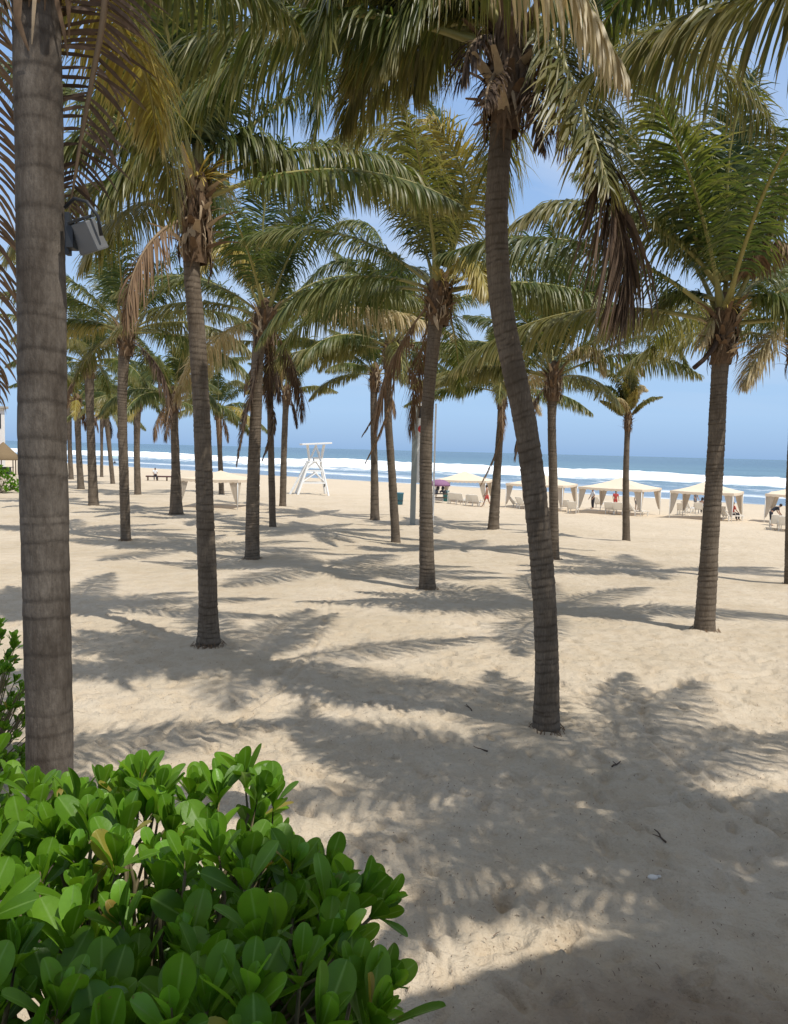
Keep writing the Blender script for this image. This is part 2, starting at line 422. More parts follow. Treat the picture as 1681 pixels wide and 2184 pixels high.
def frond(name, ctrl, parent, org, mats, lmax=.95, nl=70, ns=4, w0=.045, droop=1.1, roll=0., vee=.35, rb=.032,
          t0=.16, seed=0, wind=(0, 0, 0), ragged=.12, amin=28, amax=72, side0=None):
    """one palm leaf along the curve ctrl (world points): midrib plus leaflets on both sides"""
    g = np.random.default_rng(seed)
    P = catmull(ctrl, 44)
    seg = np.linalg.norm(np.diff(P, axis=0), axis=1); cl = np.concatenate([[0], np.cumsum(seg)]); LT = cl[-1]
    def pos(t): return np.stack([np.interp(t*LT, cl, P[:, i]) for i in range(3)], -1)
    def tan(t): return nrm(pos(np.clip(t+.012, 0, 1))-pos(np.clip(t-.012, 0, 1)))
    hd = P[-1]-P[0]; hd[2] = 0
    if np.linalg.norm(hd) < .25: hd = np.array([.7, .7, 0])
    S0 = nrm(np.cross(nrm(hd), ZUP)) if side0 is None else nrm(np.array(side0, float))
    V, Fc, mi, tip, var = [], [], [], [], []
    base = 0
    # midrib
    nk = 5; nr_ = 22
    tr = np.linspace(0, 1, nr_)
    Pr, Tr = pos(tr), tan(tr)
    Sr = nrm(S0-Tr*(Tr@S0)[:, None]); Ur = np.cross(Sr, Tr)
    rad = rb*(1-tr)**.75+.004
    wide = rad*(1+1.6*np.clip(1-tr/.12, 0, 1))
    an = np.arange(nk)*2*PI/nk
    ring = Pr[:, None]+Sr[:, None]*np.cos(an)[None, :, None]*wide[:, None, None]+Ur[:, None]*np.sin(an)[None, :, None]*rad[:, None, None]
    V.append(ring.reshape(-1, 3)); tip.append(np.zeros(nr_*nk)); var.append(np.zeros(nr_*nk))
    id_ = np.arange(nr_*nk).reshape(nr_, nk); nx = np.roll(id_, -1, 1)
    f = np.stack([id_[:-1], nx[:-1], nx[1:], id_[1:]], -1).reshape(-1, 4)
    Fc.append(f); mi.append(np.ones(len(f), int)); base = nr_*nk
    for sgn in (-1, 1):
        t = t0+(1-t0)*(np.arange(nl)+g.uniform(-.3, .3, nl))/(nl-.5); t = np.clip(t, t0, .998)
        keep = g.random(nl) > ragged*.4
        t = t[keep]; n = len(t)
        p0, T = pos(t), tan(t)
        S = nrm(S0-T*(T@S0)[:, None])
        U = np.cross(S, T)
        rl = roll*t+g.normal(0, .05, n)
        S, U = S*np.cos(rl)[:, None]+U*np.sin(rl)[:, None], U*np.cos(rl)[:, None]-S*np.sin(rl)[:, None]
        q = (t-t0)/(1-t0)
        prof = np.interp(q, [0, .06, .2, .45, .7, .9, 1], [.35, .62, .92, 1, .82, .5, .26])
        ll = lmax*prof*(1+g.normal(0, ragged*.6, n)).clip(.4, 1.3)
        A = np.radians(np.interp(q, [0, .5, 1], [amax, (amax+amin)/2+4, amin]))+g.normal(0, .11, n)
        ve = vee*(1-.6*q)+g.normal(0, .2, n)
        d0 = T*np.cos(A)[:, None]+(sgn*S*np.cos(ve)[:, None]+U*np.sin(ve)[:, None])*np.sin(A)[:, None]
        dr = 1.35*droop*(1+g.normal(0, .3, n)).clip(.3, 2); wj = g.normal(0, .13, (n, 3)); vr = g.random(n)
        tw = g.normal(0, .27, n)
        prev = p0; rows = []; tips = []; vrs = []
        wp = np.interp(np.linspace(0, 1, ns+1), [0, .15, .5, .8, 1], [.45, 1, .9, .55, .04])
        d = d0
        for j in range(ns+1):
            k = j/ns
            d = nrm(d0-ZUP*(dr*k**1.5)[:, None]+(np.array(wind)+wj)*k)
            if j: prev = prev+d*(ll/ns)[:, None]
            wv = T-d*np.sum(T*d, -1)[:, None]
            wv = nrm(wv+U*.15)
            wv = wv*np.cos(tw)[:, None]+np.cross(d, wv)*np.sin(tw)[:, None]
            h = wv*(w0*wp[j]*.5*(.6+.4*prof))[:, None]
            rows.append(np.stack([prev-h, prev+h], 1)); vrs.append(np.repeat(vr[:, None], 2, 1)); tips.append(np.full((n, 2), .55*k+.45*q[:, None]*k))
        X = np.stack(rows, 1)                        # n, ns+1, 2, 3
        V.append(X.reshape(-1, 3)); tip.append(np.stack(tips, 1).ravel()); var.append(np.stack(vrs, 1).ravel())
        i0 = base+np.arange(n)[:, None]*(2*(ns+1))+np.arange(ns)[None]*2
        f = np.stack([i0, i0+1, i0+3, i0+2], -1).reshape(-1, 4)
        Fc.append(f); mi.append(np.zeros(len(f), int)); base += n*(ns+1)*2
    V = np.vstack(V)-np.asarray(org)[None]
    me = np_mesh(name, V, np.vstack(Fc), np.concatenate(mi), {'tip': np.concatenate(tip), 'var': np.concatenate(var)})
    return link_mesh(name, me, mats, parent)

def arc(c, az, e0, bend, Lf, n=7, pw=1.25):
    """curve of a leaf leaving c at elevation e0 and bowing down by bend"""
    pts = [np.array(c, float)]
    m = 24
    for i in range(m):
        t = (i+.5)/m
        e = e0-bend*t**pw
        pts.append(pts[-1]+np.array([math.cos(e)*math.cos(az), math.cos(e)*math.sin(az), math.sin(e)])*Lf/m)
    return [pts[int(round(k*m/(n-1)))] for k in range(n)]

def trunk_mesh(pts, rads, parent, org, seed, step, nseg, spacing, m, ringamp):
    g = np.random.default_rng(seed)
    P = catmull(pts, 60); Rd = np.interp(np.linspace(0, 1, 60), np.linspace(0, 1, len(rads)), rads)
    cl = np.concatenate([[0], np.cumsum(np.linalg.norm(np.diff(P, axis=0), axis=1))]); LT = cl[-1]
    n = int(LT/step)
    h = np.linspace(0, LT, n)
    C = np.stack([np.interp(h, cl, P[:, i]) for i in range(3)], -1)
    r = np.interp(h, cl, Rd)
    # irregular leaf-scar rings
    edges = [0.]
    while edges[-1] < LT: edges.append(edges[-1]+spacing*g.uniform(.35, 1.75))
    edges = np.array(edges); amp = g.uniform(.15, 1.4, len(edges)); tilt = g.uniform(-.05, .05, (len(edges), 2))
    an = np.arange(nseg)*2*PI/nseg
    H = h[:, None]+np.zeros(nseg)
    wob = .012*vnoise(np.cos(an)[None]*1.6+H*0+seed, np.sin(an)[None]*1.6+H/.22, seed)
    Hw = H+wob+.02*np.sin(an*1+seed)[None]
    k = np.clip(np.searchsorted(edges, Hw)-1, 0, len(edges)-2)
    ph = (Hw-edges[k])/(edges[k+1]-edges[k])
    ph = np.clip(ph, 0, 1)
    saw = (1-ph)**1.5*amp[k]
    groove = np.exp(-(np.minimum(ph, 1-ph)/.10)**2)*np.clip(amp[k], .4, 1.2)
    rr = r[:, None]*(1+ringamp*(saw-.4)-ringamp*.9*groove)
    ca, sa = np.cos(an)[None], np.sin(an)[None]
    rr *= 1+.03*vnoise(ca*1.2+H*0, sa*1.2+H/.5, seed+3)+.016*vnoise(ca*3.1+H*0+7, sa*3.1+H/.13, seed+5)
    rr *= 1+.10*np.exp(-H/.22)+(.16+.09*vnoise(ca*2.4+H*0, sa*2.4+seed, seed+9))*np.exp(-H/.10)
    T = nrm(np.gradient(C, axis=0))
    X = nrm(np.cross(T, np.array([0, 1.0, 0])[None])); Y = np.cross(T, X)
    V = C[:, None]+X[:, None]*(np.cos(an)*rr)[..., None]+Y[:, None]*(np.sin(an)*rr)[..., None]
    idx = np.arange(n*nseg).reshape(n, nseg); nx = np.roll(idx, -1, 1)
    f = np.stack([idx[:-1], nx[:-1], nx[1:], idx[1:]], -1).reshape(-1, 4)
    me = np_mesh('trunk', V.reshape(-1, 3)-np.asarray(org)[None], f, None, {'ring': np.clip(groove, 0, 1).ravel()})
    return link_mesh('trunk', me, m, parent)

def strip(V, Fc, mi, pts, wid, side, mat_i, cup=.0, nrmv=None):
    b = len(V)
    for p, w in zip(pts, wid):
        V.append(p-side*w*.5); V.append(p+(nrmv*w*cup if nrmv is not None else 0)); V.append(p+side*w*.5)
    for i in range(len(pts)-1):
        a = b+i*3
        Fc.append((a, a+1, a+4, a+3)); Fc.append((a+1, a+2, a+5, a+4)); mi += [mat_i, mat_i]

def crown_base(c, rt, parent, org, seed, size=1.0, n=26, pale=.25):
    """old leaf sheaths, fibre and cut stubs wrapped round the top of the trunk"""
    g = random.Random(seed)
    V, Fc, mi = [], [], []
    c = np.array(c)
    for i in range(n):
        az = i*2.39996+g.uniform(-.3, .3); age = i/(n-1)
        o = np.array([math.cos(az), math.sin(az), 0]); sd = np.array([-math.sin(az), math.cos(az), 0])
        z = (.15-age*.95+g.uniform(-.08, .08))*size
        r0 = rt*(.92+.15*(1-age))
        ln = g.uniform(.25, .6)*size; el = R(g.uniform(48, 78)-age*20)
        p = [c+o*r0+ZUP*(z-.10*size)]
        for q in (0.3, .65, 1.0):
            e = el-q*.5*(1+age*.3)
            p.append(p[-1]+(o*math.cos(e)+ZUP*math.sin(e))*ln/3)
        w = [.15*size, .12*size, .08*size, .055*size]
        strip(V, Fc, mi, p, w, sd, 1 if g.random() < pale else 0, .25, o)
        if g.random() < .65:                              # hanging fibre / dried sheath
            ln = g.uniform(.2, .6)*size
            q0 = c+o*(rt*1.12)+ZUP*z
            p = [q0, q0+o*.05*size-ZUP*ln*.35, q0+o*.045*size-ZUP*ln*.7+sd*g.uniform(-.06, .06), q0+o*.02-ZUP*ln+sd*g.uniform(-.1, .1)]
            w0 = g.uniform(.05, .13)*size
            strip(V, Fc, mi, p, [w0, w0*1.1, w0*.8, w0*.2], sd, 1 if g.random() < pale*1.2 else 0, .2, o)
    for i in range(n*3):                                  # ragged fibre strings
        az = g.uniform(0, 2*PI); o = np.array([math.cos(az), math.sin(az), 0]); sd = np.array([-math.sin(az), math.cos(az), 0])
        q0 = c+o*(rt*g.uniform(1.05, 1.35))+ZUP*g.uniform(-.8, .25)*size; ln = g.uniform(.15, .6)*size; w0 = g.uniform(.01, .045)*size
        k = g.uniform(-.15, .15)
        p = [q0, q0+o*.05*size-ZUP*ln*.4+sd*k*.3, q0+o*.03*size-ZUP*ln*.75+sd*k*.7, q0-o*.02-ZUP*ln+sd*k]
        strip(V, Fc, mi, p, [w0*.7, w0, w0*.7, w0*.2], sd, 1 if g.random() < pale*.8 else 0, .3, o)
    # swollen core
    b = len(V); k = 12; prof = [(-1.05, .98), (-.7, 1.05), (-.35, 1.18), (0, 1.12), (.25, .75), (.45, .25)]
    for z, f in prof:
        for a in range(k):
            an = 2*PI*a/k
            rr = rt*f*(1+.12*math.sin(an*3+z*9+seed))
            V.append(c+np.array([math.cos(an)*rr, math.sin(an)*rr, z*size]))
    for i in range(len(prof)-1):
        for a in range(k):
            Fc.append((b+i*k+a, b+i*k+(a+1) % k, b+(i+1)*k+(a+1) % k, b+(i+1)*k+a)); mi.append(0)
    me = np_mesh('leaf_sheath', np.array(V)-np.asarray(org)[None], np.array(Fc), mi)
    return link_mesh('leaf_sheath', me, [M['fibre'], M['stub']], parent)

def roots_fringe(b, rt, parent, org, seed):
    g = random.Random(seed); V, Fc, mi = [], [], []
    b = np.array(b)
    for i in range(60):
        az = g.uniform(0, 2*PI); o = np.array([math.cos(az), math.sin(az), 0]); sd = np.array([-math.sin(az), math.cos(az), 0])
        z = g.uniform(.09, .17); q0 = b+o*rt*1.12+ZUP*z; ln = g.uniform(.02, .09); k = g.uniform(-.07, .07)
        p = [q0, q0+o*ln*.35-ZUP*(z-.085)*.5+sd*k*.4, q0+o*ln*.7-ZUP*(z-.085)*.85+sd*k*.7, q0+o*ln-ZUP*(z-.03)+sd*k]
        w0 = g.uniform(.008, .022)
        strip(V, Fc, mi, p, [w0, w0, w0*.8, w0*.4], sd, 0, .5, ZUP)
    me = np_mesh('root_fringe', np.array(V)-np.asarray(org)[None], np.array(Fc), mi)
    return link_mesh('root_fringe', me, M['fibre'], parent)

def flower(c, parent, org, az, seed, size=1.):
    g = random.Random(seed); V, Fc, mi = [], [], []
    c = np.array(c)
    for i in range(26):
        a = az+g.uniform(-.9, .9); o = np.array([math.cos(a), math.sin(a), 0]); sd = np.array([-math.sin(a), math.cos(a), 0])
        e = R(g.uniform(5, 65)); ln = g.uniform(.4, .75)*size; p = [c+o*.12]
        for q in (.2, .5, .8, 1): p.append(p[-1]+(o*math.cos(e-q*.9)+ZUP*math.sin(e-q*.9))*ln/4)
        strip(V, Fc, mi, p, [.03, .03, .025, .02, .008], sd, 0, .3, ZUP)
    me = np_mesh('flower_spray', np.array(V)-np.asarray(org)[None], np.array(Fc), mi)
    return link_mesh('flower_spray', me, M['flower'], parent)

def pxpath(pts, d0, d1):
    n = len(pts)
    return [np.array(at(x, y, d0+(d1-d0)*i/(n-1))) for i, (x, y) in enumerate(pts)]

WIND = (-.22, -.10, 0)
BASES = []
def palm(label, base, path, widths, crown, n=18, Lf=4.2, keys=(), seed=1, dist=None, near=False, detail=1.0, dead=2, shaft=1.0,
         flowers=0, group='coconut palms on the sand', emin=4, rtop=None, dy_top=0., lean=None, pale=.25, mats=None, base_xyz=None, crown_xyz=None, world_path=None):
    g = random.Random(seed*13+5)
    if base_xyz is not None:
        b = Vector(base_xyz); d = b.y
    elif dist is None:
        b = ground(*base); d = b.y
    else:
        b = at(base[0], base[1], dist); b.z = gz1(b.x, b.y); d = dist
    b.z -= .06
    t = empty('palm_tree', b, 0, label, 'palm tree', group); BASES.append((b.x, b.y))
    if world_path is not None:
        pts = [np.array(p) for p in world_path]; rads = widths
    else:
        pts = [np.array(b)]
        m = len(path)
        for i, (x, y) in enumerate(path):
            pts.append(np.array(at(x, y, d+dy_top*(i+1)/(m+1))))
        pts.append(np.array(at(crown[0], crown[1], d+dy_top)))
        rads = [w*d/F/2 for w in widths]
    c = pts[-1]
    trunk_mesh(pts, rads, t, b, seed, .012 if near else (.022 if d < 32 else .05), 28 if near else (18 if d < 32 else 10),
               .16 if near else .085, M['trunk_near'] if near else M['trunk'], .013 if near else .05)
    rt = rads[-1]
    if d < 30: roots_fringe(np.array(b), rads[0]*1.12, t, b, seed)
    crown_base(c, rt*1.05, t, b, seed, shaft, 38 if d < 32 else 20, pale)
    Lf *= 1.36 if d > 13 else 1.14; n = max(9, int(n*.76)) if 9 < d < 26 and n > 8 else n; nl = int(150*detail); ns = 4 if d < 32 else 3
    w0 = .036 if d < 12 else (.047 if d < 32 else .06)
    cc = c+ZUP*.15*shaft
    for i in range(n):
        a = i/(n-1)
        az = i*2.39996+seed*1.7+g.uniform(-.25, .25)
        e0 = R(82+(emin-82)*a**.85+g.uniform(-8, 8))
        if a > .45 and d < 32 and math.sin(az) < -.55: az += 1.0*(1 if math.cos(az) > 0 else -1)
        bend = R(24+52*min(1, a*1.4)*g.uniform(.6, 1.2)+g.uniform(-6, 10))
        if a > .8: bend *= .75
        ln = Lf*(.72+.28*min(1, a*2.2))*g.uniform(.86, 1.08)
        cr = cc+np.array([math.cos(az), math.sin(az), 0])*rt*.7-ZUP*.35*a*shaft
        k = g.random()
        mm = 'green' if k < .5 else ('deep' if k < .82 else 'olive')
        if a > .72: mm = 'olive' if k < .5 else ('yellow' if k < .58 else 'straw' if k < .66 else 'green')
        if mats: mm = mats[i % len(mats)]
        frond('frond', arc(cr, az, e0, bend, ln), t, b, [M[mm], M['rachis']], lmax=.195*Lf*g.uniform(.9, 1.12), nl=nl, ns=ns, w0=w0,
              droop=.75+1.7*a**.7*g.uniform(.6, 1.25), roll=g.uniform(-.7, .7), vee=.55-.5*a, rb=.034*Lf/4.2, seed=seed*100+i, wind=WIND)
    for i in range(dead):
        az = g.uniform(0, 2*PI); cr = c+np.array([math.cos(az), math.sin(az), 0])*rt-ZUP*.45*shaft
        e0 = R(g.uniform(-55, -25))
        frond('dead_frond', arc(cr, az, e0, R(88)+e0, Lf*g.uniform(.45, .62)), t, b, [M['dead' if g.random() < .6 else 'dark_dead'], M['rachis_dead']],
              lmax=.17*Lf, nl=int(nl*.7), ns=ns, w0=w0*.7, droop=2.6, vee=-.2, rb=.03, seed=seed*100+60+i, ragged=.4, amin=15, amax=45)
    for i, kf in enumerate(keys):
        q = dict(kf); mm = q.pop('m', 'green'); p = q.pop('p'); dy = q.pop('dy', 0.); nm = q.pop('name', 'frond'); d0 = q.pop('d0', d+dy_top)
        kw = dict(lmax=.195*Lf, nl=nl, ns=ns, w0=w0, droop=1.3, rb=.034*Lf/4.2, seed=seed*100+80+i, wind=WIND); kw.update(q)
        frond(nm, pxpath(p, d0, d0+dy), t, b, [M[mm], M['rachis_dead' if 'dead' in mm else 'rachis']], **kw)
    for i in range(flowers):
        flower(c+ZUP*.1, t, b, [-1.2, .4, -2.6, 1.9][i % 4], seed+i, shaft)
    return t

def stalk(t, pts, r, d):
    P_ = pxpath(pts, d, d-.15); mb = MB(); mb.tube([Vector(p)-t.location for p in P_], r, 7); return mb.build('broken_stalk', M['dark_dead'], t, smooth=True)
exec_palms = True
if exec_palms:
    # --- nearest palm, left edge
    palm('thick smooth grey trunk nearest the camera, rising behind the bright green hedge', (112, 2080),
         [(107, 1700), (104, 1480), (97, 1200), (92, 950), (88, 600), (84, 300), (79, 40), (76, -150)],
         [106, 97, 95, 95, 97, 97, 95, 92, 90, 88], (74, -330), n=11, Lf=4.2, seed=3, emin=5, dist=5.35, near=True, dead=0, detail=1.1, keys=[
             dict(p=[(150, -300), (225, -150), (222, 20), (200, 150), (172, 300), (145, 470)], m='dark_dead', dy=.35, droop=.25, lmax=.42, nl=64, w0=.028, vee=0, amin=60, amax=80, name='dead_frond', rb=.03, side0=(1, .3, 0), ragged=.35),
             dict(p=[(30, -280), (-30, -100), (-25, 150), (-15, 400), (-5, 700), (0, 860)], m='dead', dy=.9, droop=.5, lmax=.45, nl=70, w0=.03, vee=0, amin=40, amax=65, name='dead_frond', side0=(1, .3, 0), ragged=.35),
             dict(p=[(95, -330), (170, -60), (260, 60), (315, 170), (338, 310)], m='yellow', dy=1.6, droop=1.6, lmax=.62, nl=120, w0=.03, vee=.1),
             dict(p=[(95, -340), (260, -120), (420, -50), (560, -10), (640, 60)], m='green', dy=1.5, droop=2.4, lmax=.5, nl=110, w0=.03),
             dict(p=[(95, -345), (220, -180), (400, -90), (560, -60)], m='green', dy=2.4, droop=2.4, lmax=.6, nl=110, w0=.03),
         ])
    # --- second palm
    palm('straight ringed palm on the left with a shaggy pale-scarred collar', (445, 1380),
         [(444, 1290), (438, 1100), (431, 900), (421, 720), (410, 590), (411, 500)], [50, 42, 38, 36, 35, 34, 34, 46], (416, 400), n=12, Lf=3.8, seed=5, emin=12, dead=1, shaft=1.25, flowers=3, pale=.42, keys=[
             dict(p=[(408, 372), (370, 300), (300, 272), (230, 272), (150, 305), (105, 370)], m='green', dy=-.6, droop=2.4),
             dict(p=[(425, 360), (438, 220), (446, 80), (440, -40)], m='deep', dy=-.5, droop=.6),
             dict(p=[(405, 360), (385, 240), (345, 140), (270, 120), (210, 190)], m='deep', dy=.5, droop=1.4),
             dict(p=[(420, 360), (405, 230), (395, 120), (370, 60)], m='deep', dy=1., droop=1.),
             dict(p=[(430, 375), (470, 305), (540, 292), (600, 320), (640, 380)], m='green', dy=.7, droop=2.2),
             dict(p=[(435, 360), (480, 240), (535, 150), (600, 90)], m='deep', dy=.7, droop=.9),
             dict(p=[(410, 365), (360, 250), (320, 190), (260, 180), (200, 250)], m='olive', dy=1.2, droop=1.8),
             dict(p=[(415, 370), (380, 330), (320, 330), (260, 370), (220, 440)], m='green', dy=-1., droop=2.),
             dict(p=[(418, 360), (425, 230), (410, 100), (350, 10)], m='deep', dy=-.8, droop=1.),
         ])
    palm('dark straight palm with flared foot, just right of the ringed palm on the left', (538, 1195), [(540, 1050), (546, 880), (550, 760)],
         [32, 28, 25, 26, 36], (566, 665), n=17, Lf=4.3, seed=8, dead=2, keys=[
             dict(p=[(562, 640), (540, 575), (495, 528), (450, 530), (420, 590)], m='yellow', dy=-.8, droop=2.0),
             dict(p=[(572, 630), (560, 500), (575, 380), (600, 300)], m='deep', dy=-.8, droop=.9),
             dict(p=[(580, 635), (622, 560), (650, 450), (655, 380)], m='deep', dy=.6, droop=.8),
             dict(p=[(560, 700), (545, 800), (520, 900), (505, 990)], m='dark_dead', dy=-.5, droop=2, lmax=.5, name='dead_frond'),
         ])
    palm('slim pale palm close behind the dark flared palm, with hanging brown leaves', (582, 1125), [(578, 950), (576, 820)], [15, 14, 13, 17], (578, 730), n=11, Lf=3.4, seed=9, dead=3, keys=[
             dict(p=[(576, 740), (570, 830), (585, 900), (560, 980)], m='dark_dead', dy=-.4, droop=2, lmax=.5, name='dead_frond')])
    palm('thin palm with a few upright young leaves, left of the white lifeguard tower', (603, 1083), [(606, 960), (609, 880)], [15, 13, 13, 16], (612, 830), n=8, Lf=2.9, seed=10, dead=1, emin=20, keys=[
             dict(p=[(616, 810), (640, 770), (668, 760), (680, 790)], m='green', dy=.5, droop=1.),
             dict(p=[(612, 810), (614, 770), (622, 735)], m='green', droop=.4, w0=.09)])
    palm('slender upright palm left of the palm with the long tan dead leaf', (800, 1107), [(798, 960), (797, 870)], [20, 14, 14, 18], (800, 790), n=12, Lf=3.3, seed=12, dead=1, shaft=1.2, keys=[
             dict(p=[(796, 770), (760, 735), (715, 725), (690, 755)], m='deep', dy=-.6, droop=1.6),
             dict(p=[(800, 770), (780, 700), (740, 660), (700, 670)], m='olive', dy=.4, droop=1.8)])
    palm('slender palm in the middle with a long tan dead leaf hanging beside its stem', (845, 1153), [(836, 1010), (828, 890), (828, 810)], [20, 17, 16, 16, 26], (833, 735), n=16, Lf=4.1, seed=14, dead=1, keys=[
             dict(p=[(830, 700), (822, 610), (770, 558), (695, 565), (625, 635)], m='deep', dy=-.8, droop=1.7),
             dict(p=[(828, 705), (800, 660), (740, 630), (660, 632), (600, 680)], m='olive', dy=.5, droop=2),
             dict(p=[(835, 695), (830, 580), (800, 490), (740, 470), (680, 500)], m='green', dy=.6, droop=1.8),
             dict(p=[(842, 745), (838, 830), (815, 910), (780, 985)], m='dead', dy=-.8, droop=2.4, lmax=.55, nl=40, name='dead_frond', amin=10, amax=28),
             dict(p=[(838, 750), (820, 830), (795, 890), (772, 930)], m='dark_dead', dy=-.5, droop=2.4, lmax=.4, nl=36, name='dead_frond', amin=10, amax=28),
             dict(p=[(845, 740), (880, 735), (905, 760), (915, 790)], m='dead', dy=-.3, droop=2, lmax=.4, nl=30)])
    palm('ringed palm in the centre standing in front of the tall grey pole sign', (912, 1257), [(909, 1100), (909, 950), (915, 830), (926, 720)],
         [35, 29, 27, 26, 29, 40], (937, 610), n=18, Lf=4.5, seed=17, flowers=1, keys=[
             dict(p=[(934, 570), (915, 440), (850, 300), (770, 272), (690, 308)], m='olive', dy=-1.0, droop=2.1),
             dict(p=[(934, 575), (915, 470), (850, 380), (760, 335), (680, 345)], m='olive', dy=.6, droop=1.8),
             dict(p=[(950, 570), (985, 450), (985, 360), (930, 265), (905, 255)], m='yellow', dy=-1.5, droop=1.),
             dict(p=[(945, 560), (950, 400), (940, 270), (900, 190)], m='deep', dy=.5, droop=.8),
             dict(p=[(955, 585), (990, 560), (1020, 570), (1040, 620)], m='yellow', dy=-1., droop=1.5)])
    # --- the leaning palm
    palm('big dark leaning palm right of centre, curving up out of the picture', (1165, 1568), [(1166, 1400), (1156, 1200), (1128, 950), (1096, 790), (1068, 640), (1059, 480), (1066, 320), (1076, 190)],
         [58, 52, 51, 50, 50, 50, 48, 46, 46, 58], (1086, 70), n=19, Lf=4.7, seed=21, mats=['green', 'deep', 'olive', 'green', 'olive'], dead=0, shaft=1.15, emin=10, detail=1.15, keys=[
             dict(p=[(1092, 60), (1150, 40), (1205, 140), (1262, 280), (1300, 400)], m='olive', dy=-1.2, droop=1.2, amin=50, w0=.036),
             dict(p=[(1250, 255), (1292, 380), (1326, 510), (1334, 650)], m='dark_dead', d0=9.15, dy=-.1, droop=1.6, lmax=1.4, nl=110, w0=.036, name='dead_frond', amin=6, amax=36, t0=.02, rb=.016, vee=-.5, side0=(1,.5,0), ragged=.35, wind=(-.55,0,0)),
             dict(p=[(1080, 60), (900, -150), (730, -70), (688, 110), (672, 280)], m='green', dy=-1., droop=1.3, w0=.036),
             dict(p=[(1075, 60), (990, -20), (880, 0), (790, 60), (740, 160)], m='olive', dy=.8, droop=2.),
             dict(p=[(1075, 70), (1000, 10), (930, 40), (890, 130), (880, 200)], m='olive', dy=1.6, droop=1.8),
             dict(p=[(1075, 40), (960, -110), (800, -100), (640, -40), (540, 40)], m='green', dy=1.6, droop=2.2),
             dict(p=[(1095, 110), (1130, 160), (1150, 240), (1160, 320)], m='dark_dead', dy=-.5, droop=1.6, lmax=.5, name='dead_frond', nl=50),
             dict(p=[(1085, 110), (1060, 150), (1040, 190), (1035, 230)], m='dark_dead', dy=-.8, droop=2, lmax=.4, name='dead_frond', nl=40),
             dict(p=[(1090, 100), (1150, 110), (1200, 170), (1225, 260)], m='dark_dead', dy=-.3, droop=1.8, lmax=.6, name='dead_frond', nl=70, ragged=.4, w0=.03),
             dict(p=[(1095, 110), (1160, 150), (1200, 230), (1215, 320)], m='dead', dy=.5, droop=1.5, lmax=.55, name='dead_frond', nl=60, ragged=.5, w0=.026),
             dict(p=[(1080, 90), (1030, 80), (1000, 110), (985, 170)], m='dark_dead', dy=-.4, droop=2, lmax=.6, name='dead_frond', nl=60, ragged=.4, w0=.03),
             dict(p=[(1080, 60), (930, -60), (800, -40), (700, 20), (640, 120)], m='olive', dy=2.4, droop=2.2, w0=.04),
             dict(p=[(1080, 50), (960, 50), (840, 95), (765, 170), (730, 270)], m='olive', dy=1.3, droop=2., w0=.036),
             dict(p=[(1085, 50), (1010, -40), (930, -30), (860, 40), (820, 130)], m='green', dy=-.6, droop=2.2, w0=.036),
             dict(p=[(1085, 50), (1010, -80), (900, -120), (760, -90), (650, -20)], m='olive', dy=.3, droop=2.4, w0=.036)])
    palm('thin dark palm directly behind the leaning palm, crown ragged and wind-blown', (1183, 1193), [(1180, 1020), (1177, 900)], [21, 19, 18, 26], (1181, 795), n=14, Lf=3.7, emin=12, seed=24, dead=1, keys=[
             dict(p=[(1185, 760), (1195, 660), (1200, 560), (1170, 470)], m='deep', dy=-.8, droop=.9),
             dict(p=[(1190, 765), (1240, 690), (1280, 600), (1300, 540)], m='deep', dy=.4, droop=.8),
             dict(p=[(1176, 765), (1140, 690), (1110, 640), (1080, 620)], m='green', dy=.5, droop=1.2),
             dict(p=[(1186, 750), (1190, 690), (1170, 630), (1150, 610)], m='yellow', dy=-1.2, droop=1.0),
             dict(p=[(1190, 772), (1250, 760), (1300, 742), (1370, 717), (1440, 737), (1478, 800)], m='deep', dy=.8, droop=1.5, lmax=.75),
             dict(p=[(1190, 770), (1240, 745), (1275, 750), (1290, 790)], m='straw', dy=-.5, droop=1.6)])
    palm('pale-footed palm left of the leaning palm with dead leaves hanging down its stem', (1052, 1130), [(1061, 1000), (1068, 900)], [25, 17, 15, 18], (1072, 830), n=13, Lf=3.6, seed=27, dead=1, keys=[
             dict(p=[(1062, 820), (1010, 800), (960, 805), (925, 825)], m='green', dy=-.5, droop=1.6),
             dict(p=[(1062, 810), (1020, 740), (970, 725), (930, 760)], m='olive', dy=.5, droop=1.8),
             dict(p=[(1070, 840), (1075, 900), (1055, 970), (1025, 1035)], m='dead', dy=-.6, droop=2.4, lmax=.5, nl=44, name='dead_frond', amin=10, amax=30)])
    palm('small young palm with a tufted wind-swept crown, alone against the sea', (1336, 1155), [(1335, 1030), (1337, 950)], [17, 14, 12, 13], (1340, 885), n=9, Lf=1.25, seed=31, dead=0, shaft=.75, emin=55,
         mats=['olive', 'yellow', 'straw', 'olive'], keys=[
             dict(p=[(1338, 870), (1325, 820), (1300, 790), (1270, 785)], m='olive', dy=-.3, lmax=.52, w0=.05, droop=1.6),
             dict(p=[(1336, 870), (1310, 830), (1285, 825), (1268, 850)], m='green', dy=.3, lmax=.52, w0=.05, droop=1.6),
             dict(p=[(1342, 870), (1345, 820), (1345, 780)], m='olive', dy=-.3, lmax=.52, w0=.05, droop=1.2),
             dict(p=[(1342, 870), (1352, 815), (1362, 785), (1374, 800)], m='straw', dy=.3, lmax=.52, w0=.05, droop=1.4),
             dict(p=[(1340, 870), (1335, 815), (1322, 778), (1305, 775)], m='yellow', dy=.2, lmax=.52, w0=.05, droop=1.4),
             dict(p=[(1344, 870), (1362, 825), (1380, 830)], m='straw', dy=.2, lmax=.52, w0=.05, droop=1.6)])
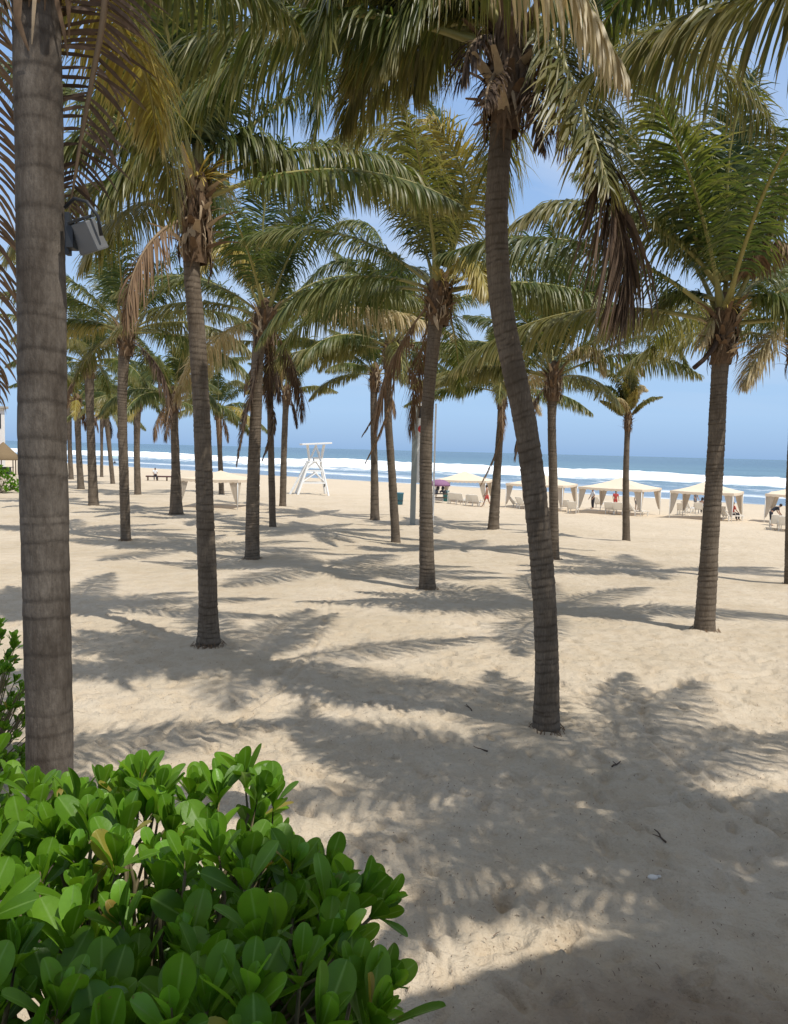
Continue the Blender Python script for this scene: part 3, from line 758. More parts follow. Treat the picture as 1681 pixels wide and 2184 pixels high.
    rp = palm('tall palm on the right with broad spreading crown and a cut stub on its stem', (1502, 1350), [(1514, 1160), (1527, 960), (1534, 810)],
         [44, 37, 35, 34, 42], (1545, 670), n=15, Lf=4.5, emin=14, seed=34, flowers=2, dead=0, keys=[
             dict(p=[(1535, 600), (1480, 500), (1400, 370), (1330, 270), (1275, 225)], m='deep', dy=-.8, droop=1., lmax=.95),
             dict(p=[(1530, 610), (1480, 545), (1390, 480), (1290, 440), (1180, 430), (1090, 480)], m='olive', dy=-.4, droop=2.1),
             dict(p=[(1550, 600), (1550, 430), (1560, 300), (1600, 160)], m='deep', dy=-.6, droop=.8),
             dict(p=[(1545, 600), (1530, 450), (1500, 320), (1430, 240), (1370, 260)], m='green', dy=.6, droop=1.5),
             dict(p=[(1565, 610), (1630, 520), (1670, 420), (1690, 300)], m='olive', dy=-.6, droop=1.4),
             dict(p=[(1530, 640), (1480, 625), (1430, 630), (1395, 660)], m='deep', dy=1., droop=1.2, lmax=.6),
             dict(p=[(1565, 640), (1630, 630), (1690, 640), (1760, 700)], m='green', dy=-.8, droop=2.2),
             dict(p=[(1535, 660), (1510, 700), (1490, 740)], m='straw', dy=-.3, droop=2., lmax=.4, nl=40),
             dict(p=[(1560, 610), (1600, 560), (1660, 520), (1700, 540)], m='dead', dy=-1.2, droop=1.8, lmax=.6, name='dead_frond')])
    stalk(rp, [(1533, 715), (1522, 742), (1500, 768), (1480, 785)], [.075, .06, .05, .05], rp.location.y-.2)
    palm('palm half cut off by the right edge of the picture, leaves drooping into view', (1686, 1250), [(1688, 1050), (1694, 900)], [24, 22, 21, 28], (1702, 720), n=15, Lf=4.2, seed=37, dead=0, keys=[
             dict(p=[(1698, 690), (1660, 700), (1615, 760), (1585, 820)], m='straw', dy=-.6, droop=1.8)])
    # --- the palms farther left
    palm('stocky palm with wide pale foot, standing between the two ringed trunks on the left', (376, 1100), [(375, 1000), (372, 910)], [30, 19, 17, 22], (370, 840), n=14, Lf=3.5, seed=41, dead=2)
    palm('dark slim palm left of the stocky palm, base in the open striped sand', (269, 1155), [(264, 1000), (261, 850)], [21, 20, 19, 26], (268, 700), n=16, Lf=4.0, seed=43, dead=1)
    palm('dark palm beside the maroon daybed and seated man', (294, 1055), [(292, 950)], [15, 13, 16], (294, 850), n=13, Lf=3.8, seed=45, dead=1)
    palm('pale grey thick-stemmed palm with smooth straight trunk, left background', (200, 1080), [(196, 980), (192, 870)], [22, 18, 17, 22], (190, 770), n=15, Lf=4.0, seed=47, dead=1)
    palm('leaning grey palm left of the pale straight palm, far background', (173, 1043), [(168, 960)], [15, 12, 15], (164, 850), n=13, Lf=3.8, seed=49)
    palm('thin palm tilting left in the far background, right of the pale straight palm', (241, 1032), [(234, 960)], [10, 9, 12], (225, 870), n=12, Lf=3.8, seed=51)
    palm('thinnest straight dark palm in the far left background', (217, 1018), [(217, 950)], [7, 6, 9], (217, 870), n=11, Lf=3.6, seed=53)
    palm('far palm showing just right of the thick near trunk', (152, 1022), [(149, 950)], [11, 9, 12], (147, 850), n=12, Lf=3.8, seed=55)
    palm('palm half hidden behind the straight ringed palm, near the beige tent', (473, 1054), [(469, 960)], [12, 10, 15], (466, 870), n=13, Lf=3.6, seed=57, dead=2, keys=[
             dict(p=[(468, 845), (490, 815), (515, 815), (535, 840)], m='olive', dy=-.5, droop=1.8)])
    # --- two palms standing to the right, beyond the picture: their leaves and shadows reach in
    palm('tall palm beyond the right side, its straw-edged leaf reaching in at the top', None, None, [.2, .17, .155, .15, .17], None, n=17, Lf=4.4, seed=61, dead=0, mats=['green', 'deep', 'olive', 'green'], detail=1.1,
         base_xyz=(6.2, 5.0, 0), world_path=[(6.2, 5.0, -.06), (6.1, 5.1, 2.5), (6.1, 5.2, 5.5), (6.25, 5.2, 8.0), (6.35, 5.2, 8.9)], keys=[
             dict(p=[(2500, -350), (1900, -160), (1670, -30), (1450, 50), (1320, 120), (1235, 180)], m='olive', d0=5.3, dy=2.0, droop=2.2, lmax=.8, w0=.036),
             dict(p=[(2500, -350), (1800, -260), (1500, -120), (1330, -10), (1260, 110)], m='deep', d0=5.3, dy=3., droop=1.2, lmax=.8, w0=.036)])
    palm('palm beside the terrace outside the right side of the picture, shading the sand', None, None, [.2, .17, .155, .15, .17], None, n=26, Lf=2.9, seed=64, dead=0, mats=['green', 'deep', 'olive', 'green'], emin=-25,
         base_xyz=(7.0, 3.4, 0), world_path=[(7.0, 3.4, -.06), (6.95, 3.5, 2.5), (6.9, 3.6, 5.0), (6.85, 3.7, 7.0), (6.8, 3.7, 7.9)])

# stub of a broken leaf on the right-hand palm is part of that palm's look: a small broken stalk
def make_ground():
    fr = np.deg2rad(np.arange(-37, 37.01, .17)); bk = np.deg2rad(np.linspace(37, 323, 60)[1:-1])
    ang = np.concatenate([fr, bk])
    r = np.concatenate([[.02], np.geomspace(.8, 4.2, 40)[:-1], np.geomspace(4.2, 20, 430)[:-1], np.geomspace(20, 6000, 320)])
    A, Rr = np.meshgrid(ang, r)
    X = Rr*np.sin(A); Y = Rr*np.cos(A)
    Z = gz(X, Y)
    near = np.clip((26-Rr)/14, 0, 1)
    Z = Z+near*(.018*vnoise(X/.26, Y/.2, 5)+.017*vnoise(X/.13, Y/.1, 6)+.010*vnoise(X/.07, Y/.06, 7))
    g = np.random.default_rng(12)
    feet = []
    for k in range(46):                                  # walking tracks
        y0 = g.uniform(4.5, 15); x0 = g.uniform(-6, 6); az = g.uniform(0, 2*PI); n = g.integers(6, 18)
        for i in range(n):
            az += g.normal(0, .08); x0 += .62*math.cos(az); y0 += .62*math.sin(az)
            sd = .09*(1 if i % 2 else -1)
            feet.append((x0-sd*math.sin(az), y0+sd*math.cos(az), az+g.normal(0, .15), g.uniform(.8, 1.1)))
    for k in range(620):                                 # old, half filled scuffs
        rr = 4.5*math.exp(g.uniform(0, 1.4)); a = g.uniform(-.55, .55)
        feet.append((rr*math.sin(a), rr*math.cos(a), g.uniform(0, 6.28), g.uniform(.6, 1.5)))
    nf = len(fr)
    for (fx, fy, az, sc_) in feet:
        rr = math.hypot(fx, fy); a = math.atan2(fx, fy)
        if rr < 4.3 or rr > 19.5 or abs(a) > .63: continue
        i0, i1 = np.searchsorted(r, [rr-.45, rr+.45]); j0, j1 = np.searchsorted(fr, [a-.45/rr, a+.45/rr])
        x = X[i0:i1, j0:j1]-fx; y = Y[i0:i1, j0:j1]-fy
        u = (x*math.cos(az)+y*math.sin(az))/(.15*sc_); v = (-x*math.sin(az)+y*math.cos(az))/(.062*sc_*(1+.25*np.clip(u, -1, 1)))
        q = np.sqrt(u*u+v*v)
        Z[i0:i1, j0:j1] += g.uniform(.5, 1.2)*(-.042*np.exp(-(q/.95)**4)+.016*np.exp(-((q-1.35)/.32)**2))
    D = np.full(X.shape, 9.)
    for tr in (((1450, 1458), (1385, 1485), (1372, 1530), (1395, 1585), (1460, 1640), (1570, 1725), (1700, 1800)), ((705, 1270), (692, 1330), (665, 1385), (630, 1440), (560, 1500), (440, 1560)),
               ((1650, 1432), (1560, 1450), (1470, 1462), (1380, 1470)), ((1000, 1700), (1100, 1720), (1230, 1730), (1400, 1720), (1600, 1690))):
        P_ = catmull([list(ground(*q)) for q in tr], 160)
        for fx, fy, _ in P_:
            rr = math.hypot(fx, fy); a = math.atan2(fx, fy)
            if rr < 4.4 or rr > 19.5 or abs(a) > .63: continue
            i0, i1 = np.searchsorted(r, [rr-.3, rr+.3]); j0, j1 = np.searchsorted(fr, [a-.3/rr, a+.3/rr])
            D[i0:i1, j0:j1] = np.minimum(D[i0:i1, j0:j1], np.hypot(X[i0:i1, j0:j1]-fx, Y[i0:i1, j0:j1]-fy))
    Z += -.028*np.exp(-(D/.05)**2)+.020*np.exp(-((D-.10)/.045)**2)
    for bx, by in BASES:                                 # sand drifted against the trunks
        d2 = (X-bx)**2+(Y-by)**2
        Z += (.07+.03*vnoise(X*4, Y*4, 50))*np.exp(-d2/.15)
    n, k = A.shape
    idx = np.arange(n*k).reshape(n, k)
    nx = np.roll(idx, -1, axis=1)
    faces = np.stack([idx[:-1], idx[1:], nx[1:], nx[:-1]], -1).reshape(-1, 4)[:, ::-1]
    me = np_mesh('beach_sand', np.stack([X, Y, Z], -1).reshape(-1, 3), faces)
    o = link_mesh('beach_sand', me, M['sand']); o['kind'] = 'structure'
    return o
make_ground()

# ------------------------------------------------------------------ hedge
def leaf_block(nu=3, nv=6):
    u = np.linspace(-1, 1, nu+1)
    if nv >= 9: v = np.array([0, .14, .32, .48, .62, .74, .84, .92, .97, .993, 1.0])
    else: v = np.array([0, .3, .6, .85, 1.0])
    w = np.where(v < .70, np.interp(v, [0, .14, .32, .48, .62, .70], [.085, .10, .20, .335, .43, .455]), .455*np.sqrt(np.clip(1-((v-.70)/.30)**2, .002, 1)))
    return u, v, w
def rosettes(name, tips, parent, org, mats, lrange, seed, nleaf=(9, 13), nu=4, nv=10, pick=None):
    g = np.random.default_rng(seed)
    u, v, w = leaf_block(nu, nv)
    V, Fc, mi, tp, md, vr = [], [], [], [], [], []
    base = 0
    idx = np.arange((nv+1)*(nu+1)).reshape(nv+1, nu+1)
    f0 = np.stack([idx[:-1, :-1], idx[:-1, 1:], idx[1:, 1:], idx[1:, :-1]], -1).reshape(-1, 4)
    for (p, ax, sc_) in tips:
        ax = nrm(np.array(ax)); p = np.array(p)
        X = nrm(np.cross(ax, np.array([.3, .9, .1]))); Y = np.cross(ax, X)
        n = g.integers(*nleaf)
        ph = g.uniform(0, 6.28)
        for i in range(n):
            a = i/(n-1)
            az = ph+i*2.39996+g.normal(0, .15)
            el = R(91-43*a**.95+g.normal(0, 9))
            ln = g.uniform(*lrange)*sc_*(.45+.55*min(1, a*1.7))
            o = X*math.cos(az)+Y*math.sin(az); sd = np.cross(ax, o)
            d0 = o*math.cos(el)+ax*math.sin(el)
            nn = ax*math.cos(el)-o*math.sin(el)          # upper face normal
            curl = g.uniform(-.1, .55); cup = g.uniform(.08, .34); wv = g.uniform(-.05, .05)
            tw = g.normal(0, .28); sd2 = sd*math.cos(tw)+nn*math.sin(tw); nn2 = nn*math.cos(tw)-sd*math.sin(tw)
            wid = ln*g.uniform(.82, 1.05)
            vv = v[:, None]; uu = u[None]
            along = vv*ln
            lift = -curl*ln*vv**2*.5
            xw = uu*w[:, None]*wid*.5*1.05
            cupz = cup*(uu**2)*w[:, None]*wid*.5+wv*ln*np.sin(uu*2+vv*5)*.35*vv
            st = p-ax*(.015+.05*a)
            Q = st+d0*along[..., None]+sd2*xw[..., None]+nn2*(lift+cupz)[..., None]
            V.append(Q.reshape(-1, 3)); Fc.append(f0+base); base += (nv+1)*(nu+1)
            k = g.random()
            m = 3 if k > .985 else 1 if (a < .22 and k < .75) or k < .08 else (2 if k > .72 else 0)
            mi.append(np.full(len(f0), m)); tp.append((vv*.6+0*uu).ravel()); md.append((np.abs(uu)+0*vv).ravel()); vr.append(np.full(len(Q.reshape(-1, 3)), g.random()))
    me = np_mesh(name, np.vstack(V)-np.asarray(org)[None], np.vstack(Fc), np.concatenate(mi), {'tip': np.concatenate(tp), 'mid': np.concatenate(md), 'var': np.concatenate(vr)})
    return link_mesh(name, me, mats, parent)
def stems(tips, roots, parent, org, seed):
    g = random.Random(seed); mb = MB()
    for (p, ax, s_) in tips:
        p = Vector(p)
        r = min(roots, key=lambda q: (Vector(q)-p).length+g.uniform(0, .25))
        r = Vector(r); ax = Vector(ax).normalized()
        a = p-ax*.16; b = r.lerp(p, .45)+Vector((g.uniform(-.05, .05), g.uniform(-.05, .05), 0))
        mb.tube([r, b, a, p+ax*.01], [.011, .008, .006, .004], 5)
    return mb.build('stem', M['stem'], parent, smooth=True) if org is None else _shift(mb, parent, org)
def _shift(mb, parent, org):
    for v in mb.bm.verts: v.co -= Vector(org)
    return mb.build('stem', M['stem'], parent, smooth=True)

def hedge_edge(y):                                       # right-hand outline of the hedge in plan
    return float(np.interp(y, [.9, 1.35, 1.75, 2.0, 2.3, 2.6, 2.85], [.17, .11, .06, .0, -.12, -.27, -.40]))
def make_hedge():
    g = random.Random(11)
    org = Vector((-1.0, 1.9, 1.75))
    t = empty('hedge', org, 0, 'bright glossy green hedge with spoon-shaped leaves filling the lower left corner', 'hedge')
    tips = []
    for y in np.arange(.95, 2.95, .115):
        xr = hedge_edge(y)
        for x in np.arange(-2.3, xr, .12):
            px = x+g.uniform(-.045, .045); py = y+g.uniform(-.045, .045)
            if px < -.62*py-.55: continue
            edge = max(0, 1-(hedge_edge(py)-px)/.35)
            h = 2.53-.15*min(1, max(0, (py-1.9)/.6))+.10*float(vnoise(px*2.3, py*2.3, 40))+.085*g.uniform(-1, 1)-.16*edge**1.5+(.05 if g.random() < .08 else 0)
            h += 0-.05*max(0, 1.5-py)
            ax = (g.uniform(-.25, .25)+.75*edge**1.3, g.uniform(-.25, .25)+.25*max(0, py-2.4)*2+.15*edge, 1)
            tips.append(((px, py, h), ax, g.uniform(.85, 1.12)))
    # right flank and lower storey
    for k in range(150):
        y = g.uniform(1.0, 2.8); xr = hedge_edge(y)
        dep = g.uniform(0, .55)
        z = 2.40-.1*min(1, max(0, (y-1.9)/.6))-dep
        tips.append(((xr-.02-.30*dep-g.uniform(0, .1), y, z), (1, g.uniform(-.1, .7), g.uniform(.1, .9)), g.uniform(.85, 1.15)))
    for k in range(260):
        y = g.uniform(1.0, 2.85)
        x = g.uniform(max(-1.9, -.62*y-.5), hedge_edge(y)-.1)
        tips.append(((x, y, 2.42-.14*min(1, max(0, (y-1.9)/.6))-g.uniform(.05, .33)), (g.uniform(-.6, .6), g.uniform(-.6, .6), 1), g.uniform(.9, 1.15)))
    for (vx, vy, D) in ((520, 1618, 2.72), (555, 1650, 2.62), (470, 1655, 2.6), (300, 1625, 2.7), (340, 1655, 2.6), (585, 1665, 2.66)):
        q = at(vx, vy+28, D); tips.append((tuple(q), (g.uniform(-.15, .2), .1, 1), 1.05))
    roots = [(g.uniform(-1.7, -.45), g.uniform(1.25, 2.6), 1.75) for _ in range(26)]
    rosettes('foliage', tips, t, org, [M['hedge'], M['hedge_new'], M['hedge_dark'], M['hedge_yellow']], (.085, .165), 5)
    stems(tips, roots, t, org, 6)
make_hedge()

def low_bush(label, c, rx, ry, h, n, lr, seed, z0=None, cat='bush', lean=None):
    g = random.Random(seed)
    org = Vector((c[0], c[1], gz1(c[0], c[1]) if z0 is None else z0))
    t = empty('bush', org, 0, label, cat)
    tips = []
    for k in range(n):
        a = g.uniform(0, 2*PI); e = math.asin(g.uniform(.0, 1)); q = g.uniform(.72, 1.05)
        o = Vector((math.cos(a)*math.cos(e), math.sin(a)*math.cos(e), math.sin(e)))
        p = (org.x+o.x*rx*q, org.y+o.y*ry*q, org.z+.1+o.z*h*q)
        tips.append((p, (o.x, o.y, o.z+.7), g.uniform(.8, 1.2)))
    rosettes('foliage', tips, t, org, [M['hedge'], M['hedge_new'], M['hedge_dark'], M['hedge_yellow']], lr, seed, nu=2, nv=4)
    stems(tips, [(org.x+g.uniform(-.1, .1)*rx, org.y+g.uniform(-.1, .1)*ry, org.z-.05) for _ in range(6)], t, org, seed)
    return t
low_bush('dark green bush peeping out left of the thick near trunk', (-4.55, 8.3), .75, .7, 1.65, 170, (.09, .14), 3)
p = ground(12, 1050)
low_bush('sunlit green bush by the thatched hut at the far left edge', (p.x-.6, p.y), 1.5, 1.2, 1.9, 150, (.22, .34), 4)

# terrace the picture is taken from (below and behind the camera), planter for the hedge
o = MB().box((0, -5, 1.0), (26, 11.0, 2.2)).build('terrace', M['concrete'], bevel=.02); o['kind'] = 'structure'
t = empty('planter', (-1.3, 1.3, 0), 0, 'concrete planter under the green hedge at the terrace edge', 'planter')
mb = MB(); pl = [(-2.6, .52), (-.25, .52), (-.30, 1.4), (-.75, 2.45), (-2.6, 2.45)]
def prism(mb, pts, z0, z1):
    a = [mb.bm.verts.new((x, y, z0)) for x, y in pts]; b = [mb.bm.verts.new((x, y, z1)) for x, y in pts]
    n = len(pts)
    mb.bm.faces.new(a[::-1]); mb.bm.faces.new(b)
    for i in range(n): mb.bm.faces.new((a[i], a[(i+1) % n], b[(i+1) % n], b[i]))
prism(mb, [(x+1.3, y-1.3) for x, y in pl], -.2, 1.70); mb.build('planter_wall', M['concrete'], t)
mb = MB(); prism(mb, [(x*.97+1.26, y*.97-1.26) for x, y in pl], 1.705, 1.76); mb.build('planter_soil', M['soil'], t)

# unseen roof above the camera, outline shaped to cast shade on hedge and sand
t = empty('shade_roof', (2, -3, 2.1), 0, 'unseen thatched roof shaped to shade the hedge and the sand', 'roof')
mb = MB(); prism(mb, [(-1.4-2, -1.3+3), (1.3-2, .12+3), (2.55-2, 2.12+3), (4.3-2, 2.95+3), (6.2-2, 3.6+3), (6.2-2, 1.6+3), (3.2-2, .2+3), (.6-2, -1.9+3)], 5.0, 5.35); mb.build('thatch', M['thatch'], t)
for x, y in ((.6, -1.5), (2.9, .25), (5.8, 1.8), (4.6, 1.2)):
    MB().bar((x-2, y+3, -.02), (x-2, y+3, 5.05), .12, .10, 12).build('post', M['wood'], t, smooth=True)

# ------------------------------------------------------------------ lamp strapped to the near trunk
def floodlight():
    d = 5.28
    c = at(186, 505, d)
    t = empty('floodlight', c, 0, 'grey floodlight with dark bracket strapped to the thick near trunk', 'floodlight')
    rot = Matrix.Rotation(R(-18), 3, 'Y') @ Matrix.Rotation(R(20), 3, 'X') @ Matrix.Rotation(R(-25), 3, 'Z')
    MB().box((0.01, 0, 0), (.165, .12, .20), rot, .82).build('housing', M['lamp_body'], t, bevel=.012); hs = t.children[0]
    MB().box(tuple(rot @ Vector((0.01, 0, .112))), (.145, .11, .018), rot).build('visor', M['dark'], hs, bevel=.004)
    MB().tube([rot @ Vector((.115, 0, -.02)), rot @ Vector((.135, .02, .10)), rot @ Vector((.09, .03, .2)), Vector((-.10, .04, .26)), Vector((-.17, .05, .2))], [.012]*5, 8).build('cable', M['dark'], t, smooth=True)
    MB().box((-.10, 0, 0), (.05, .10, .17), None).box((-.135, .02, .02), (.03, .05, .28)).build('bracket', M['dark'], t, bevel=.005)
floodlight()

# ------------------------------------------------------------------ beach furniture
def gazebo(label, c, diag, rot, eave=2.02, peak=2.78):
    z = gz1(*c)
    t = empty('beach_tent', (c[0], c[1], z), rot, label, 'beach tent', 'beige tents along the beach')
    h = diag/2
    cor = [(h, 0), (0, h), (-h, 0), (0, -h)]
    n = 9; V = []; Fc = []
    # four-sided roof with a slight sag
    for k in range(4):
        a = np.array(cor[k]); b = np.array(cor[(k+1) % 4])
        base = len(V)
        for i in range(n+1):
            f = i/n
            for j in range(n+1):
                g_ = j/n
                q = (a*(1-g_)+b*g_)*(1-f)
                sag = -.10*math.sin(PI*f)-.05*math.sin(PI*g_)*(1-f)
                V.append((q[0], q[1], eave+(peak-eave)*f+sag))
        for i in range(n):
            for j in range(n):
                o_ = base+i*(n+1)+j; Fc.append((o_, o_+1, o_+n+2, o_+n+1))
    me = np_mesh('canopy', np.array(V), np.array(Fc)); link_mesh('canopy', me, M['canvas'], t)
    V = []; Fc = []
    for k in range(4):
        a = np.array(cor[k]); b = np.array(cor[(k+1) % 4]); base = len(V); m = 24
        for j in range(m+1):
            q = (a+(b-a)*j/m)*1.004
            V.append((q[0], q[1], eave-.05*math.sin(PI*j/m)+.01)); V.append((q[0]*1.003, q[1]*1.003, eave-.05*math.sin(PI*j/m)-.17+.025*math.cos(j*PI)))
        for j in range(m): o_ = base+2*j; Fc.append((o_, o_+1, o_+3, o_+2))
    link_mesh('valance', np_mesh('valance', np.array(V), np.array(Fc)), M['canvas'], t)
    for k in range(4):
        x, y = cor[k]
        MB().bar((x*.985, y*.985, -.1), (x*.985, y*.985, eave), .028, None, 8).build('pole', M['white'], t, smooth=True)
        # gathered corner drape: wide at the eave, pinched to the pole low down
        V = []; Fc = []; m = 10; w = 7
        for i in range(m+1):
            f = i/m; zz = (eave-.10)*(1-f)+.35*f; wd = .50*(1-f)**.8+.07
            for side in (1, -1):
                nb = np.array(cor[(k+side) % 4])-np.array(cor[k]); nb = nb/np.linalg.norm(nb)
                for j in range(w+1):
                    q = np.array(cor[k])*.975+nb*wd*j/w
                    off = .03*math.sin(j*2.4+k+side)*(1-.6*f)
                    V.append((q[0]+nb[1]*off, q[1]-nb[0]*off, zz))
        st = 2*(w+1)
        for i in range(m):
            for s2 in (0, w+1):
                for j in range(w):
                    o_ = i*st+s2+j; Fc.append((o_, o_+1, o_+st+1, o_+st))
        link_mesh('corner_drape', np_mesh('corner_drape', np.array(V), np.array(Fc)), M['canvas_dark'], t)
    return t
gazebo('beige tent farthest along the row, behind the pole sign and the purple stall', (6.3, 69.5), 6.4, R(30))
gazebo('beige tent seen behind the leaning palm', (11.9, 62.0), 6.5, R(18))
gazebo('beige tent right of centre behind the small young palm, people standing in it', (17.5, 59.6), 6.9, R(10))
gazebo('beige tent behind the tall right-hand palm', (22.7, 55.8), 6.0, R(12))
gazebo('beige tent cut off by the right edge of the picture', (28.7, 54.2), 6.0, R(14))
a = ground(359, 1092); b = ground(498, 1080)
gazebo('beige tent among the palms on the left, behind the straight ringed trunk', ((a.x+b.x)/2+.6, (a.y+b.y)/2+2.2), 5.6, R(35), 1.9, 2.4)

def make_lounger():
    t = empty('sun_lounger', (0, 0, 0))
    mb = MB()
    for s_ in (-1, 1): mb.box((.25, s_*.31, .36), (1.36, .05, .07))
    for k in range(12): mb.box((-.36+k*.112, 0, .385), (.085, .58, .022))
    mb.build('seat', M['plastic'], t)
    rot = Matrix.Rotation(R(52), 3, 'Y'); mb = MB(); o_ = Vector((-.43, 0, .38))
    for s_ in (-1, 1): mb.box(o_+rot @ Vector((-.36, s_*.30, 0)), (.76, .05, .05), rot)
    for k in range(7): mb.box(o_+rot @ Vector((-.06-k*.105, 0, .012)), (.085, .56, .022), rot)
    mb.build('backrest', M['plastic'], t)
    for x, y in ((.8, .29), (.8, -.29), (-.35, .29), (-.35, -.29)):
        MB().box((x, y, .165), (.07, .05, .35)).build('leg', M['plastic'], t)
    for s_ in (-1, 1):
        MB().tube([(-.3, s_*.34, .38), (-.25, s_*.35, .56), (.1, s_*.35, .58), (.2, s_*.34, .38)], .022, 6).build('armrest', M['plastic'], t, smooth=True)
    return t
SEA = math.atan2(NY, NX)
lounger = make_lounger(); first = [True]
def place_lounger(px, label, dr=0., group='white loungers under the beach tents'):
    p = ground(*px)
    p.z -= .01
    if first[0]:
        first[0] = False; lounger.location = p; lounger.rotation_euler = (0, 0, SEA+dr); tag(lounger, label, 'sun lounger', group)
    else: dup_tree(lounger, p, SEA+dr, label, group, 'sun lounger')
for px, lb, dr in (
    ((966, 1074), 'white lounger at the left end of the row by the teal bin', .5), ((983, 1077), 'second white lounger from the teal bin', .3),
    ((1001, 1079), 'third white lounger from the teal bin', .6), ((1018, 1081), 'white lounger next to the person in red shorts', .2),
    ((1107, 1084), 'white lounger just left of the leaning palm trunk', -.6), ((1203, 1089), 'white lounger right of the leaning palm in tent shade', .5),
    ((1283, 1083), 'white lounger behind the others under the young palm tent', -.3), ((1302, 1096), 'white lounger seen from the back, left of the young palm trunk', .2),
    ((1320, 1098), 'white lounger touching the young palm trunk on its left', .25), ((1357, 1100), 'white lounger with raised back right of the young palm trunk', -.5),
    ((1472, 1092), 'white lounger left of the dark-haired sitter under the right-hand tent', -.3), ((1493, 1096), 'white lounger carrying the dark-haired sitter', .1),
    ((1557, 1112), 'white lounger with a seated person in red, right of the tall palm', -.6), ((1120, 1087), 'white lounger half hidden behind the left edge of the leaning trunk', -.2), ((1222, 1093), 'white lounger under the right corner drape of the middle tent', .3),
    ((1455, 1097), 'leftmost white lounger under the right-hand tent', .2), ((1538, 1108), 'white lounger just right of the tall palm trunk', .2), ((1654, 1128), 'white lounger cut by the right edge', .3), ((1671, 1130), 'white lounger farthest right', .3)):
    place_lounger(px, lb, dr)

# lifeguard tower
p = ground(668, 1054); p2 = ground(706, 1050)
t = empty('lifeguard_tower', p, R(14), 'white wooden lifeguard tower with flat tilted roof', 'lifeguard tower')
def lg(): 
    W = M['white']; s = 1.12
    def S(*v): return tuple(q*s for q in v)
    for (x0, y0, x1, y1) in ((-1.45, -.9, -.42, -.35), (1.2, -.9, .62, -.35), (-1.45, .9, -.42, .35), (1.2, .9, .62, .35)):
        MB().bar(S(x0, y0, -.2), S(x1, y1, 2.75), .10*s, .08*s, 6).build('leg', W, t)
    mb = MB()
    for z, k in ((1.0, .66), (2.0, .33)):
        xa = -1.45+(1.03)*z/2.75; xb = 1.2-.58*z/2.75; ya = .9-.55*z/2.75
        for y in (-ya, ya): mb.box(S((xa+xb)/2, y, z), S(xb-xa, .07, .12)); mb.bar(S(xa, y, z), S(.25, y*.75, z+.9), .045*s, None, 6); mb.bar(S(xb, y, z), S(.05, y*.75, z+.9), .045*s, None, 6)
        for x in (xa, xb): mb.box(S(x, 0, z), S(.05, 2*ya, .09))
    mb.build('cross_brace', W, t)
    MB().box(S(.1, 0, 2.78), S(1.25, .95, .08)).build('platform', W, t)
    MB().box(S(.2, 0, 3.1), S(.5, .75, .06)).box(S(.45, 0, 3.35), S(.06, .75, .55)).box(S(.2, -.35, 2.95), S(.45, .05, .28)).box(S(.2, .35, 2.95), S(.45, .05, .28)).build('seat', W, t)
    mb = MB()
    for x0, x1 in ((-.35, -.55), (.62, .85)):
        for y in (-.35, .35): mb.bar(S(x0, y, 2.8), S(x1, y*1.1, 4.2), .06*s, None, 6)
    for y in (-.36, .36): mb.bar(S(-.35, y, 2.8), S(.2, y, 4.15), .035*s, None, 6).bar(S(.62, y, 2.8), S(.15, y, 4.15), .035*s, None, 6)
    mb.build('roof_post', W, t)
    MB().box(S(.15, 0, 4.27), S(2.5, 1.8, .14), Matrix.Rotation(R(-4), 3, 'Y')).build('roof', W, t, bevel=.02)
    mb = MB()
    for y in (-.3, .3): mb.bar(S(-2.0, y, -.1), S(-.5, y, 2.8), .06*s, None, 6)
    for k in range(8):
        f = (k+.6)/8.6; mb.bar(S(-2.0+1.5*f, -.3, 2.9*f-.1), S(-2.0+1.5*f, .3, 2.9*f-.1), .03*s, None, 6)
    mb.build('ladder', W, t)
    rr = MB(); n = 20
    rr.tube([S(1.02, .6+.28*math.cos(2*PI*k/n), .9+.28*math.sin(2*PI*k/n)) for k in range(n+1)], .05, 6).build('life_ring', M['dark'], t, smooth=True)
lg()

# pole sign
p = ground(880, 1118); 
t = empty('pole_sign', p, 0, 'tall vertical sign between grey posts behind the central palm trunk', 'sign')
k = p.y/F
top = at(880, 850, p.y).z-p.z
MB().box((0, 0, top/2-.1), (.30, .2, top+.2)).build('post', M['grey_post'], t, bevel=.012)
MB().box((43*k, 0, top*.49-.1), (.09, .09, top*.98)).build('post', M['white'], t, bevel=.01)
z1 = at(900, 860, p.y).z-p.z; z0 = at(900, 1030, p.y).z-p.z
panel = MB().box((18*k, 0, (z0+z1)/2), (30*k, .06, z1-z0)).build('panel', M['white'], t, bevel=.008)
za = at(900, 866, p.y).z-p.z; zb = at(900, 892, p.y).z-p.z
MB().box((18*k, -.035, (za+zb)/2), (28*k, .02, za-zb)).build('dark_square', M['dark'], panel, bevel=.003)
zc = at(900, 915, p.y).z-p.z
MB().bar((14*k, -.03, zc), (14*k, -.055, zc), 8*k, None, 28).build('red_disc', M['red'], panel)

# bins
def bin_(label, px, m, w, h):
    p = ground(*px)
    t = empty('litter_bin', p, 0, label, 'litter bin')
    MB().lathe([(w*.40, -.02), (w*.5, h*.92), (w*.54, h*.93), (w*.54, h), (w*.47, h), (w*.45, h*.9), (.01, h*.88)], 20).build('drum', m, t, smooth=True)
    MB().lathe([(w*.415, h*.30), (w*.455, h*.30), (w*.46, h*.36), (w*.42, h*.36)], 20).build('band', M['dark'], t, smooth=True)
bin_('teal litter bin among the loungers, left of the person in red shorts', (951, 1070), M['teal'], .55, .95)
bin_('blue litter bin peeping out right of the palm with the long dead leaf', (852, 1077), M['blue'], .62, .95)

